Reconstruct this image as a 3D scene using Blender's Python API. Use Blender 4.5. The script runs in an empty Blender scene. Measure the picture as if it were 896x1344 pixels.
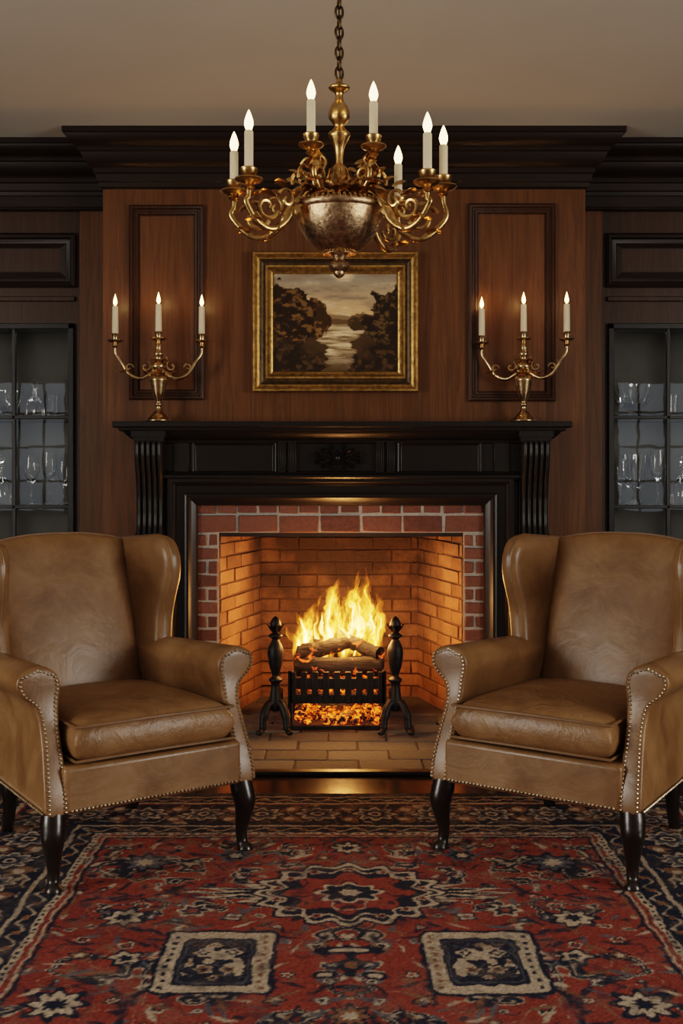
import bpy, bmesh, math, random
import numpy as np
from mathutils import Vector, Matrix
random.seed(7)
rng = np.random.default_rng(7)
SC = bpy.context.scene
COL = SC.collection
pi = math.pi

# ------------------------------------------------------------------ mesh builder
class MB:
    def __init__(s):
        s.v=[]; s.f=[]; s.m=[]
    def add(s, verts, faces, M=None, mi=0):
        o=len(s.v)
        if M is not None:
            verts=[tuple(M@Vector(q)) for q in verts]
        s.v.extend([tuple(q) for q in verts])
        s.f.extend([tuple(i+o for i in f) for f in faces])
        s.m.extend([mi]*len(faces))
    def box(s,x0,x1,y0,y1,z0,z1,mi=0,M=None):
        v=[(x0,y0,z0),(x1,y0,z0),(x1,y1,z0),(x0,y1,z0),(x0,y0,z1),(x1,y0,z1),(x1,y1,z1),(x0,y1,z1)]
        f=[(0,3,2,1),(4,5,6,7),(0,1,5,4),(1,2,6,5),(2,3,7,6),(3,0,4,7)]
        s.add(v,f,M,mi)
    def lathe(s,prof,seg=24,M=None,mi=0,fl=None):
        v=[];f=[]
        for k,(r,z) in enumerate(prof):
            for i in range(seg):
                a=2*pi*i/seg
                rr=max(r,1e-4)
                if fl: rr*=1+fl[1]*math.cos(fl[0]*a)
                v.append((rr*math.cos(a),rr*math.sin(a),z))
        n=len(prof)
        up = prof[-1][1]>=prof[0][1]
        for k in range(n-1):
            for i in range(seg):
                j=(i+1)%seg
                q=(k*seg+i,k*seg+j,(k+1)*seg+j,(k+1)*seg+i)
                f.append(q if up else q[::-1])
        c0=tuple(range(seg)); c1=tuple((n-1)*seg+i for i in range(seg))
        f.append(c0[::-1] if up else c0); f.append(c1 if up else c1[::-1])
        s.add(v,f,M,mi)
    def tube(s,pts,rad,seg=8,closed=False,M=None,mi=0):
        P=[Vector(p) for p in pts]; n=len(P)
        R=rad if hasattr(rad,'__len__') else [rad]*n
        T=[]
        for i in range(n):
            if closed: t=P[(i+1)%n]-P[(i-1)%n]
            else: t=P[min(i+1,n-1)]-P[max(i-1,0)]
            if t.length<1e-9: t=Vector((0,0,1))
            T.append(t.normalized())
        ref=Vector((0,0,1)) if abs(T[0].z)<.9 else Vector((1,0,0))
        N=(ref-T[0]*ref.dot(T[0])).normalized()
        v=[];f=[]
        for i in range(n):
            N=(N-T[i]*N.dot(T[i]))
            N=N.normalized() if N.length>1e-6 else Vector((1,0,0))
            B=T[i].cross(N)
            for k in range(seg):
                a=2*pi*k/seg
                v.append(P[i]+(N*math.cos(a)+B*math.sin(a))*R[i])
        m=n if closed else n-1
        for i in range(m):
            i2=(i+1)%n
            for k in range(seg):
                k2=(k+1)%seg
                f.append((i*seg+k,i*seg+k2,i2*seg+k2,i2*seg+k))
        if not closed:
            f.append(tuple(range(seg))[::-1]); f.append(tuple((n-1)*seg+k for k in range(seg)))
        s.add(v,f,M,mi)
    def sphere(s,c,r,seg=10,rings=6,sc=(1,1,1),M=None,mi=0):
        v=[(c[0],c[1],c[2]-r*sc[2])];f=[]
        for k in range(1,rings):
            a=-pi/2+pi*k/rings
            for i in range(seg):
                b=2*pi*i/seg
                v.append((c[0]+r*sc[0]*math.cos(a)*math.cos(b),c[1]+r*sc[1]*math.cos(a)*math.sin(b),c[2]+r*sc[2]*math.sin(a)))
        v.append((c[0],c[1],c[2]+r*sc[2]))
        for i in range(seg):
            j=(i+1)%seg
            f.append((0,1+j,1+i))
            for k in range(rings-2):
                f.append((1+k*seg+i,1+k*seg+j,1+(k+1)*seg+j,1+(k+1)*seg+i))
            f.append((1+(rings-2)*seg+i,1+(rings-2)*seg+j,len(v)-1))
        s.add(v,f,M,mi)
    def pillow(s,P,N,T,nu=24,nv=24,pu=12,pv=12,back=1.0,crown=0.0,M=None,mi=0):
        us=[(1-math.cos(pi*i/nu))/2 for i in range(nu+1)]
        vs=[(1-math.cos(pi*i/nv))/2 for i in range(nv+1)]
        v=[];f=[];A={};B={}
        for i,u in enumerate(us):
            for j,w in enumerate(vs):
                a=abs(2*u-1); b=abs(2*w-1)
                g=math.sqrt(max(0,(1-a**pu)*(1-b**pv)))
                p=Vector(P(u,w)); n=Vector(N(u,w)) if callable(N) else Vector(N)
                cr=crown*(1-a*a)*(1-b*b)
                A[i,j]=len(v); v.append(p+n*(T*g+cr))
                if i in(0,nu) or j in(0,nv): B[i,j]=A[i,j]
                else:
                    B[i,j]=len(v); v.append(p-n*(T*g*back+cr*.3))
        for i in range(nu):
            for j in range(nv):
                f.append((A[i,j],A[i+1,j],A[i+1,j+1],A[i,j+1]))
                f.append((B[i,j],B[i,j+1],B[i+1,j+1],B[i+1,j]))
        s.add(v,f,M,mi)
    # rectangular mitred frame in XZ plane facing -Y
    def ringpanel(s,x0,x1,z0,z1,y,prof,fill=True,mi=0,mifill=None):
        v=[];f=[]
        for (i,o) in prof:
            v+= [(x0+i,y-o,z0+i),(x1-i,y-o,z0+i),(x1-i,y-o,z1-i),(x0+i,y-o,z1-i)]
        n=len(prof)
        for k in range(n-1):
            for c in range(4):
                d=(c+1)%4
                f.append((k*4+c,k*4+d,(k+1)*4+d,(k+1)*4+c))
        s.add(v,f,None,mi)
        if fill:
            s.add(v[-4:],[(0,1,2,3)],None,mi if mifill is None else mifill)
    # moulding around three sides of a block
    def cornice(s,xl,xr,yb,yf,prof,mi=0):
        v=[];f=[]
        for (p,z) in prof:
            v+=[(xl-p,yb,z),(xl-p,yf-p,z),(xr+p,yf-p,z),(xr+p,yb,z)]
        n=len(prof)
        for k in range(n-1):
            for c in range(4):
                d=(c+1)%4
                f.append((k*4+c,k*4+d,(k+1)*4+d,(k+1)*4+c))
        f.append((3,2,1,0)); f.append(tuple((n-1)*4+i for i in range(4)))
        s.add(v,f,None,mi)
    def obj(s,name,mats,parent=None,smooth=True,angle=35,bevel=None,loc=None,rot=None,recalc=True):
        me=bpy.data.meshes.new(name)
        me.from_pydata(s.v,[],s.f)
        if not isinstance(mats,(list,tuple)): mats=[mats]
        for m in mats: me.materials.append(m)
        me.polygons.foreach_set('material_index',s.m)
        me.update()
        if recalc:
            bm=bmesh.new(); bm.from_mesh(me)
            bmesh.ops.recalc_face_normals(bm,faces=bm.faces)
            bm.to_mesh(me); bm.free()
        if smooth:
            me.polygons.foreach_set('use_smooth',[True]*len(me.polygons))
            me.set_sharp_from_angle(angle=math.radians(angle))
        o=bpy.data.objects.new(name,me); COL.objects.link(o)
        if bevel:
            b=o.modifiers.new('bevel','BEVEL'); b.width=bevel; b.segments=2; b.limit_method='ANGLE'; b.angle_limit=math.radians(40)
        if parent: o.parent=parent
        if loc: o.location=loc
        if rot: o.rotation_euler=rot
        return o

def empty(name,loc=(0,0,0),rz=0):
    e=bpy.data.objects.new(name,None); COL.objects.link(e)
    e.location=loc; e.rotation_euler=(0,0,rz); e.empty_display_size=.1
    return e

def cr(pts,n=8,closed=False):
    P=[Vector(p) for p in pts]; out=[]; N=len(P)
    rngk=N if closed else N-1
    for i in range(rngk):
        if closed: a,b,c,d=P[(i-1)%N],P[i],P[(i+1)%N],P[(i+2)%N]
        else: a,b,c,d=P[max(i-1,0)],P[i],P[i+1],P[min(i+2,N-1)]
        for k in range(n):
            t=k/n
            out.append(.5*((2*b)+(c-a)*t+(2*a-5*b+4*c-d)*t*t+(3*b-a-3*c+d)*t**3))
    if not closed: out.append(P[-1].copy())
    return out
def lerp1(x,xs,ys): return float(np.interp(x,xs,ys))
def smprof(prof,n=4):
    return [(max(p.x,0),p.y) for p in cr([(r,z,0) for r,z in prof],n)]

# ------------------------------------------------------------------ materials
def nmat(name):
    m=bpy.data.materials.new(name); m.use_nodes=True
    nt=m.node_tree; nt.nodes.clear()
    out=nt.nodes.new('ShaderNodeOutputMaterial')
    return m,nt,out
def setin(n,**k):
    for a,b in k.items(): n.inputs[a.replace('_',' ')].default_value=b
def ramp(nt,stops):
    r=nt.nodes.new('ShaderNodeValToRGB'); e=r.color_ramp.elements
    while len(e)>1: e.remove(e[0])
    e[0].position=stops[0][0]; e[0].color=(*stops[0][1],1)
    for p,c in stops[1:]:
        q=e.new(p); q.color=(*c,1)
    return r
def pbr(nt,out,color=(.5,.5,.5),rough=.5,metal=0,spec=.5):
    b=nt.nodes.new('ShaderNodeBsdfPrincipled')
    b.inputs['Base Color'].default_value=(*color,1); b.inputs['Roughness'].default_value=rough
    b.inputs['Metallic'].default_value=metal; b.inputs['Specular IOR Level'].default_value=spec
    nt.links.new(b.outputs[0],out.inputs[0]); return b
def coords(nt,scale=(1,1,1),kind='Object'):
    tc=nt.nodes.new('ShaderNodeTexCoord'); mp=nt.nodes.new('ShaderNodeMapping')
    mp.inputs['Scale'].default_value=scale
    nt.links.new(tc.outputs[kind],mp.inputs[0]); return mp
def noise(nt,src,scale=5,detail=4,rough=.5,dist=0):
    n=nt.nodes.new('ShaderNodeTexNoise'); setin(n,Scale=scale,Detail=detail,Roughness=rough,Distortion=dist)
    nt.links.new(src.outputs[0],n.inputs['Vector']); return n
def bump(nt,src,b,strength=.2,dist=.01):
    n=nt.nodes.new('ShaderNodeBump'); n.inputs['Strength'].default_value=strength; n.inputs['Distance'].default_value=dist
    nt.links.new(src,n.inputs['Height']); nt.links.new(n.outputs[0],b.inputs['Normal']); return n
def simple(name,color,rough=.5,metal=0,nscale=8,var=.25,bs=.1,spec=.5,rvar=.1):
    m,nt,out=nmat(name); b=pbr(nt,out,color,rough,metal,spec)
    mp=coords(nt); n=noise(nt,mp,nscale,6,.6)
    c0=tuple(c*(1-var) for c in color); c1=tuple(min(1,c*(1+var)) for c in color)
    r=ramp(nt,[(.3,c0),(.7,c1)]); nt.links.new(n.outputs[0],r.inputs[0]); nt.links.new(r.outputs[0],b.inputs['Base Color'])
    mr=nt.nodes.new('ShaderNodeMapRange'); mr.inputs[3].default_value=max(.02,rough-rvar); mr.inputs[4].default_value=min(1,rough+rvar)
    nt.links.new(n.outputs[0],mr.inputs[0]); nt.links.new(mr.outputs[0],b.inputs['Roughness'])
    if bs: bump(nt,n.outputs[0],b,bs,.004)
    return m
def wood(name,dark,light,rough=.4,axis='Z',bs=.15,gs=1.0,spec=.4):
    m,nt,out=nmat(name); b=pbr(nt,out,dark,rough,0,spec)
    sc={'Z':(9,9,.7),'X':(.7,9,9),'Y':(9,.7,9)}[axis]
    mp=coords(nt,tuple(c*gs for c in sc))
    n1=noise(nt,mp,1.3,5,.55,1.4)
    mp2=coords(nt,tuple(c*gs*8 if c>1 else c*gs*3 for c in sc))
    n2=noise(nt,mp2,1.5,4,.6,.3)
    w=nt.nodes.new('ShaderNodeMath'); w.operation='MULTIPLY'; w.inputs[1].default_value=9
    nt.links.new(n1.outputs[0],w.inputs[0])
    fr=nt.nodes.new('ShaderNodeMath'); fr.operation='PINGPONG'; fr.inputs[1].default_value=1
    nt.links.new(w.outputs[0],fr.inputs[0])
    mx=nt.nodes.new('ShaderNodeMix'); mx.data_type='FLOAT'; mx.inputs[0].default_value=.70
    nt.links.new(fr.outputs[0],mx.inputs[2]); nt.links.new(n2.outputs[0],mx.inputs[3])
    r=ramp(nt,[(.15,dark),(.85,light)]); nt.links.new(mx.outputs[0],r.inputs[0]); nt.links.new(r.outputs[0],b.inputs['Base Color'])
    if bs: bump(nt,mx.outputs[0],b,bs,.003)
    return m
def emis(name,color,strength):
    m,nt,out=nmat(name); e=nt.nodes.new('ShaderNodeEmission'); e.inputs[0].default_value=(*color,1); e.inputs[1].default_value=strength
    nt.links.new(e.outputs[0],out.inputs[0]); return m

M_panel=wood('oak_panel',(.066,.025,.008),(.150,.060,.0195),.36)
M_side=wood('dark_walnut',(.022,.0095,.0043),(.055,.023,.0098),.38)
M_crown=wood('crown_walnut',(.009,.0045,.003),(.021,.0105,.0065),.35,'X',.08)
M_ebony=wood('ebonized_wood',(.006,.0045,.004),(.013,.009,.007),.33,'Z',.08)
M_legs=simple('chair_leg_wood',(.012,.007,.005),.28,bs=0)
M_floor=wood('polished_floor',(.012,.006,.004),(.035,.016,.008),.16,'X',.05,.7,.6)
M_ceil=simple('ceiling_plaster',(.50,.495,.465),.9,nscale=2,var=.03,bs=.02)
M_wallp=simple('wall_plaster',(.20,.165,.13),.85,nscale=3,var=.05,bs=.02)
M_brass=simple('antique_brass',(.56,.35,.14),.30,1,30,.5,.25)
M_silver=simple('aged_silver_brass',(.60,.43,.24),.26,1,25,.45,.2)
M_chain=simple('dark_bronze',(.10,.065,.035),.4,1,40,.4,.2)
M_iron=simple('cast_iron',(.014,.012,.011),.5,.5,40,.4,.5)
M_wax=simple('candle_wax',(.78,.66,.46),.5,0,10,.05,0)
M_bulb=emis('candle_flame',(1,.62,.22),14)
M_bulbg=emis('bulb_glow',(1,.68,.33),7)
M_nail=simple('nailhead_brass',(.62,.52,.38),.28,1,60,.3,0)
M_black=simple('black_frame',(.008,.008,.009),.35,bs=0)
M_goldf=simple('gilt_frame',(.44,.26,.085),.34,.85,45,.5,.4)
M_goldd=simple('dark_gilt',(.075,.045,.018),.4,.6,45,.5,.3)
M_mortar=simple('mortar',(.30,.28,.255),.95,nscale=60,var=.2,bs=.4)
M_soot=simple('soot',(.012,.009,.008),.95,nscale=12,var=.4,bs=.3)

def m_leather(name,crease,str_=.3):
    m,nt,out=nmat(name); b=pbr(nt,out,(.2,.1,.04),.4,0,.45)
    mp=coords(nt)
    n=noise(nt,mp,5.5,6,.65,.5); r=ramp(nt,[(.30,(.135,.064,.025)),(.50,(.205,.106,.044)),(.72,(.275,.152,.069))])
    nt.links.new(n.outputs[0],r.inputs[0]); nt.links.new(r.outputs[0],b.inputs['Base Color'])
    mr=nt.nodes.new('ShaderNodeMapRange'); mr.inputs[3].default_value=.27; mr.inputs[4].default_value=.44
    nt.links.new(n.outputs[0],mr.inputs[0]); nt.links.new(mr.outputs[0],b.inputs['Roughness'])
    n2=noise(nt,mp,260,3,.6)
    mpc=coords(nt,(1,1,1)); n3=noise(nt,mpc,8,4,.55,1.3)
    ad=nt.nodes.new('ShaderNodeMath'); ad.operation='MULTIPLY_ADD'; ad.inputs[1].default_value=.09
    nt.links.new(n2.outputs[0],ad.inputs[0]); nt.links.new(n3.outputs[0],ad.inputs[2])
    bump(nt,ad.outputs[0],b,str_,crease)
    return m
M_leather=m_leather('tan_leather',.008); M_leather2=m_leather('creased_leather',.022,.4)
M_piping=simple('leather_piping',(.16,.084,.036),.4,bs=0)

def m_brick(name,c0,c1,soot=False):
    m,nt,out=nmat(name); b=pbr(nt,out,c0,.85)
    g=nt.nodes.new('ShaderNodeNewGeometry'); mp=coords(nt)
    n=noise(nt,mp,45,6,.65); 
    mx=nt.nodes.new('ShaderNodeMath'); mx.operation='MULTIPLY_ADD'; mx.inputs[1].default_value=.5
    nt.links.new(g.outputs['Random Per Island'],mx.inputs[0]); 
    m2=nt.nodes.new('ShaderNodeMath'); m2.operation='MULTIPLY'; m2.inputs[1].default_value=.7
    nt.links.new(n.outputs[0],m2.inputs[0]); nt.links.new(m2.outputs[0],mx.inputs[2])
    r=ramp(nt,[(.15,c0),(.9,c1)]); nt.links.new(mx.outputs[0],r.inputs[0])
    src=r.outputs[0]
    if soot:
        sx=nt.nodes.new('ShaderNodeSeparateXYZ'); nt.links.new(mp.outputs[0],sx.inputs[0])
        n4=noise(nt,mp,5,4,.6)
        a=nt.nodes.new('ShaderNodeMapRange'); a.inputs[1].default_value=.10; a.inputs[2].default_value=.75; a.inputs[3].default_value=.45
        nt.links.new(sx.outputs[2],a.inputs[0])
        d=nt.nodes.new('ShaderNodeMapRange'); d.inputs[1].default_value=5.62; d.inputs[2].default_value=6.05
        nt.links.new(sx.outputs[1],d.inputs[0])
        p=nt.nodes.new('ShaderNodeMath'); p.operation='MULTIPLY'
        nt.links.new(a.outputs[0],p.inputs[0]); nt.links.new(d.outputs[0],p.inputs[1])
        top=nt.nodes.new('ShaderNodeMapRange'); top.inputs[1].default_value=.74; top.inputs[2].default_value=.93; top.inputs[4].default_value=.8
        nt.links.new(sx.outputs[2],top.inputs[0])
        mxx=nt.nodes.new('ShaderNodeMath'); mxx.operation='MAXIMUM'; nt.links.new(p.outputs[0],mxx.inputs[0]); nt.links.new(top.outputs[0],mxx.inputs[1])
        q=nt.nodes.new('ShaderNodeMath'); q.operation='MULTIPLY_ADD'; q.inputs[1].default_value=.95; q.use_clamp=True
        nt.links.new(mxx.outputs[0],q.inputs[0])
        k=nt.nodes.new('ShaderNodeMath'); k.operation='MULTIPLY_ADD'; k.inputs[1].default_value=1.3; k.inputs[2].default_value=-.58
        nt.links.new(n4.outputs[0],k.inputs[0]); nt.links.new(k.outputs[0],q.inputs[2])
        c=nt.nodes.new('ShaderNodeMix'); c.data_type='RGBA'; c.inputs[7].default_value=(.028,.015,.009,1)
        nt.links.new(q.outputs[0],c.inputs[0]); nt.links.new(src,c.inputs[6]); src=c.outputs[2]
    nt.links.new(src,b.inputs['Base Color'])
    bump(nt,n.outputs[0],b,.8,.010); return m
M_brick=m_brick('red_brick',(.065,.022,.015),(.175,.070,.046))
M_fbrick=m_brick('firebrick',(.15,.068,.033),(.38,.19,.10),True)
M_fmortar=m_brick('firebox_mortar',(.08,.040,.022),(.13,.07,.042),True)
M_paver=m_brick('stone_paver',(.036,.035,.034),(.105,.10,.096))
M_groutd=simple('dark_grout',(.02,.019,.018),.95,nscale=60,bs=.3)

def m_glass():
    m,nt,out=nmat('clear_crystal'); b=pbr(nt,out,(.97,.98,.98),.02)
    b.inputs['Transmission Weight'].default_value=1; b.inputs['IOR'].default_value=1.5; return m
M_glass=m_glass()
def m_pane():
    m,nt,out=nmat('window_pane'); t=nt.nodes.new('ShaderNodeBsdfTransparent'); t.inputs[0].default_value=(.94,.95,.94,1)
    g=nt.nodes.new('ShaderNodeBsdfGlossy'); g.inputs['Roughness'].default_value=.01; g.inputs[0].default_value=(.9,.95,1,1)
    mp=coords(nt); n=noise(nt,mp,5,2,.5)
    bp=nt.nodes.new('ShaderNodeBump'); bp.inputs['Strength'].default_value=.03; bp.inputs['Distance'].default_value=.01
    nt.links.new(n.outputs[0],bp.inputs['Height']); nt.links.new(bp.outputs[0],g.inputs['Normal'])
    x=nt.nodes.new('ShaderNodeMixShader'); x.inputs[0].default_value=.05
    nt.links.new(t.outputs[0],x.inputs[1]); nt.links.new(g.outputs[0],x.inputs[2]); nt.links.new(x.outputs[0],out.inputs[0]); return m
M_pane=m_pane()
M_cab=simple('cabinet_lining',(.038,.036,.032),.6,nscale=6,var=.35,bs=0)

def m_vcol(name,rough,bscale,bstr,spec=.3,bdist=.004):
    m,nt,out=nmat(name); b=pbr(nt,out,(1,1,1),rough,0,spec)
    a=nt.nodes.new('ShaderNodeAttribute'); a.attribute_name='pattern'
    nt.links.new(a.outputs[0],b.inputs['Base Color'])
    mp=coords(nt); n=noise(nt,mp,bscale,3,.6); bump(nt,n.outputs[0],b,bstr,bdist); return m
M_rug=m_vcol('wool_rug',.95,350,.7,.1)
M_canvas=m_vcol('oil_paint_canvas',.5,120,.3,.2)

# ------------------------------------------------------------------ numpy noise
def vnoise(x,y,seed=0):
    xi=np.floor(x).astype(np.int64); yi=np.floor(y).astype(np.int64); fx=x-xi; fy=y-yi
    fx=fx*fx*(3-2*fx); fy=fy*fy*(3-2*fy)
    def h(a,b):
        n=(a*374761393+b*668265263+seed*974711)&0x7fffffff
        n=((n^(n>>13))*1274126177)&0x7fffffff
        return ((n^(n>>16))&0xffff)/65535.0
    return (h(xi,yi)*(1-fx)+h(xi+1,yi)*fx)*(1-fy)+(h(xi,yi+1)*(1-fx)+h(xi+1,yi+1)*fx)*fy
def fbm(x,y,seed=0,o=4):
    r=0;a=.5;t=0
    for k in range(o):
        r=r+a*vnoise(x*2**k,y*2**k,seed+k*17); t+=a; a*=.55
    return r/t
def grid_mesh(name,X,Y,Z,colr,mat,parent=None,keep=None,attr='pattern'):
    ny,nx=X.shape
    me=bpy.data.meshes.new(name)
    co=np.stack([X,Y,Z],-1).reshape(-1,3).astype(np.float32)
    idx=np.arange(nx*ny).reshape(ny,nx)
    q=np.stack([idx[:-1,:-1],idx[:-1,1:],idx[1:,1:],idx[1:,:-1]],-1).reshape(-1,4)
    c=colr.reshape(-1,colr.shape[-1])
    if keep is not None:
        kf=(keep[:-1,:-1]|keep[:-1,1:]|keep[1:,1:]|keep[1:,:-1]).reshape(-1); q=q[kf]
        used=np.unique(q); mp=np.full(nx*ny,-1); mp[used]=np.arange(len(used)); q=mp[q]; co=co[used]; c=c[used]
    nf=len(q)
    me.vertices.add(len(co)); me.vertices.foreach_set('co',co.ravel())
    me.loops.add(nf*4); me.loops.foreach_set('vertex_index',q.ravel().astype(np.int32))
    me.polygons.add(nf); me.polygons.foreach_set('loop_start',np.arange(0,nf*4,4,dtype=np.int32))
    try: me.polygons.foreach_set('loop_total',np.full(nf,4,dtype=np.int32))
    except Exception: pass
    me.update(calc_edges=True); me.validate()
    at=me.color_attributes.new(name=attr,type='FLOAT_COLOR',domain='POINT')
    c4=np.ones((len(co),4),np.float32); c4[:,:3]=c[:,:3]
    at.data.foreach_set('color',c4.ravel())
    me.materials.append(mat)
    me.polygons.foreach_set('use_smooth',[True]*len(me.polygons))
    o=bpy.data.objects.new(name,me); COL.objects.link(o)
    if parent: o.parent=parent
    return o

# ------------------------------------------------------------------ layout constants
YB=5.515; YS=5.70; YBR=5.4545; CZ=2.825
XL=-1.151; XR=1.176
RX=4.6; YF=-2.0

# ------------------------------------------------------------------ room shell
b=MB(); b.box(-RX,RX,YF,7.0,-.1,0); b.obj('floor',M_floor,smooth=False)
b=MB(); b.box(-RX-.12,RX+.12,YF-.12,7.0,CZ,CZ+.1); b.obj('ceiling',M_ceil,smooth=False)
for nm,sx in(('wall_left',-1),('wall_right',1)):
    b=MB(); x0,x1=sorted((sx*RX,sx*(RX+.12)))
    b.box(x0,x1,YF,6.6,0,.6); b.box(x0,x1,YF,6.6,2.4,CZ); b.box(x0,x1,YF,-.4,.6,2.4); b.box(x0,x1,1.8,6.6,.6,2.4)
    b.obj(nm,M_wallp,smooth=False)
b=MB()
b.box(-RX,RX,YF-.12,YF,0,.7); b.box(-RX,RX,YF-.12,YF,2.3,CZ); b.box(-RX,-4.1,YF-.12,YF,.7,2.3); b.box(4.1,RX,YF-.12,YF,.7,2.3); b.box(-3.2,3.2,YF-.12,YF,.7,2.3)
b.obj('wall_front',M_wallp,smooth=False)
# windows
def window(name,axis,c,a0,a1,z0,z1,na,nz):
    b=MB(); t=.025
    def bx(p0,p1,q0,q1,w=.03):
        if axis=='x': b.box(c-w,c+w,p0,p1,q0,q1)
        else: b.box(p0,p1,c-w,c+w,q0,q1)
    bx(a0,a0+.05,z0,z1);bx(a1-.05,a1,z0,z1);bx(a0,a1,z0,z0+.05);bx(a0,a1,z1-.05,z1)
    for i in range(1,na): p=a0+(a1-a0)*i/na; bx(p-t/2,p+t/2,z0,z1,.015)
    for i in range(1,nz): p=z0+(z1-z0)*i/nz; bx(a0,a1,p-t/2,p+t/2,.015)
    b.obj(name,M_wallp,smooth=False)
window('added_window_1','x',-RX-.06,-.4,1.8,.6,2.4,4,4)  # unseen side window, added as an opening for the left fill lamp
window('added_window_2','x',RX+.06,-.4,1.8,.6,2.4,4,4)  # unseen side window, added as an opening for the right fill lamp
window('window_3','y',YF-.06,-4.1,-3.2,.7,2.3,3,4)
window('window_4','y',YF-.06,3.2,4.1,.7,2.3,3,4)

# chimney breast + back wall
b=MB()
b.box(XL,-.70,YB,6.3,0,CZ); b.box(.70,XR,YB,6.3,0,CZ); b.box(-.70,.70,YB,6.3,1.09,CZ)
b.obj('wall_chimney_breast',M_panel,smooth=False)
DL=1.331; DR=1.327; DZ0=.14; DZ1=1.941; DW=1.24
b=MB()
for sx,xe,d in((-1,XL,DL),(1,XR,DR)):
    def bx(a,c,z0,z1,y0=YS,y1=6.3):
        x0,x1=sorted((sx*a,sx*c)); b.box(x0,x1,y0,y1,z0,z1)
    bx(abs(xe),d,0,CZ); bx(d,d+DW,DZ1,CZ); bx(d,d+DW,0,DZ0); bx(d+DW,RX,0,CZ)
b.obj('wall_back',M_side,smooth=False)
b=MB(); b.box(-1.305,XL,YS-.012,YS,0,2.56); b.box(XR,1.298,YS-.012,YS,0,2.56)
b.obj('trim_1',M_panel,bevel=.003)
prof=[(.160,CZ),(.160,2.80),(.150,2.797),(.146,2.783),(.128,2.762),(.104,2.748),(.100,2.742),(.100,2.728),(.088,2.724),(.080,2.70),(.062,2.676),(.042,2.664),(.038,2.658),(.038,2.638),(.028,2.634),(.026,2.60),(.020,2.594),(.014,2.575),(.0,2.566)]
def crown(dz):
    v=[];f=[]
    for (p,z) in prof:
        z2=z
        v+=[(-RX,YS-p,z2),(XL-p,YS-p,z2),(XL-p,YB-p,z2),(XR+p,YB-p,z2),(XR+p,YS-p,z2),(RX,YS-p,z2)]
    for k in range(len(prof)-1):
        for c in range(5):
            f.append((k*6+c,k*6+c+1,(k+1)*6+c+1,(k+1)*6+c))
    return v,f
b=MB(); v,f=crown(0); b.add(v,f); b.obj('trim_2',M_crown,angle=25)
b=MB()
for x0,x1 in((-RX,XL),(XR,RX)):
    b.box(x0,x1,YS-.03,YS,2.50,2.575); b.box(x0,x1,YS-.045,YS,2.50,2.515)
b.obj('trim_3',M_crown,bevel=.006)
pp=[(0,0),(0,.018),(.008,.024),(.016,.022),(.022,.012),(.030,.010),(.034,.016),(.042,.014),(.048,.003),(.052,.002)]
b=MB()
for (pa,pb,qa,qb) in((170,268,270,525),(614,728,268,527)):
    x0=(pa-448)/272;x1=(pb-448)/272;z1=1.2+(620-qa)/272;z0=1.2+(620-qb)/272
    b.ringpanel(x0,x1,z0,z1,YB,pp,True,0,1)
M_mould=wood('panel_moulding',(.022,.009,.004),(.06,.023,.009),.33)
b.obj('trim_4',[M_mould,M_panel],angle=25)
b=MB()
for sx,d in((-1,DL),(1,DR)):
    for k in range(2):
        a=d-.01+k*.62; x0,x1=sorted((sx*a,sx*(a+.60)))
        z1=1.2+(620-307)/263; z0=1.2+(620-378)/263
        b.ringpanel(x0,x1,z0,z1,YS,[(0,0),(0,.02),(.012,.028),(.022,.024),(.030,.008),(.045,.006),(.05,.004),(.075,.016),(.08,.016)],True,0,1)
b.obj('trim_5',[M_crown,M_side],angle=25)
b=MB()
for sx,d in((-1,DL),(1,DR)):
    x0,x1=sorted((sx*(d-.005),sx*(d+DW)))
    b.box(x0,x1,YS-.018,YS,DZ1+.11,DZ1+.135)
b.obj('trim_6',M_side,bevel=.004)
b=MB(); b.box(-RX,XL,YS-.02,YS,0,.13); b.obj('baseboard_left',M_side,bevel=.004)
b=MB(); b.box(XR,RX,YS-.02,YS,0,.13); b.obj('baseboard_right',M_side,bevel=.004)

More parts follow.
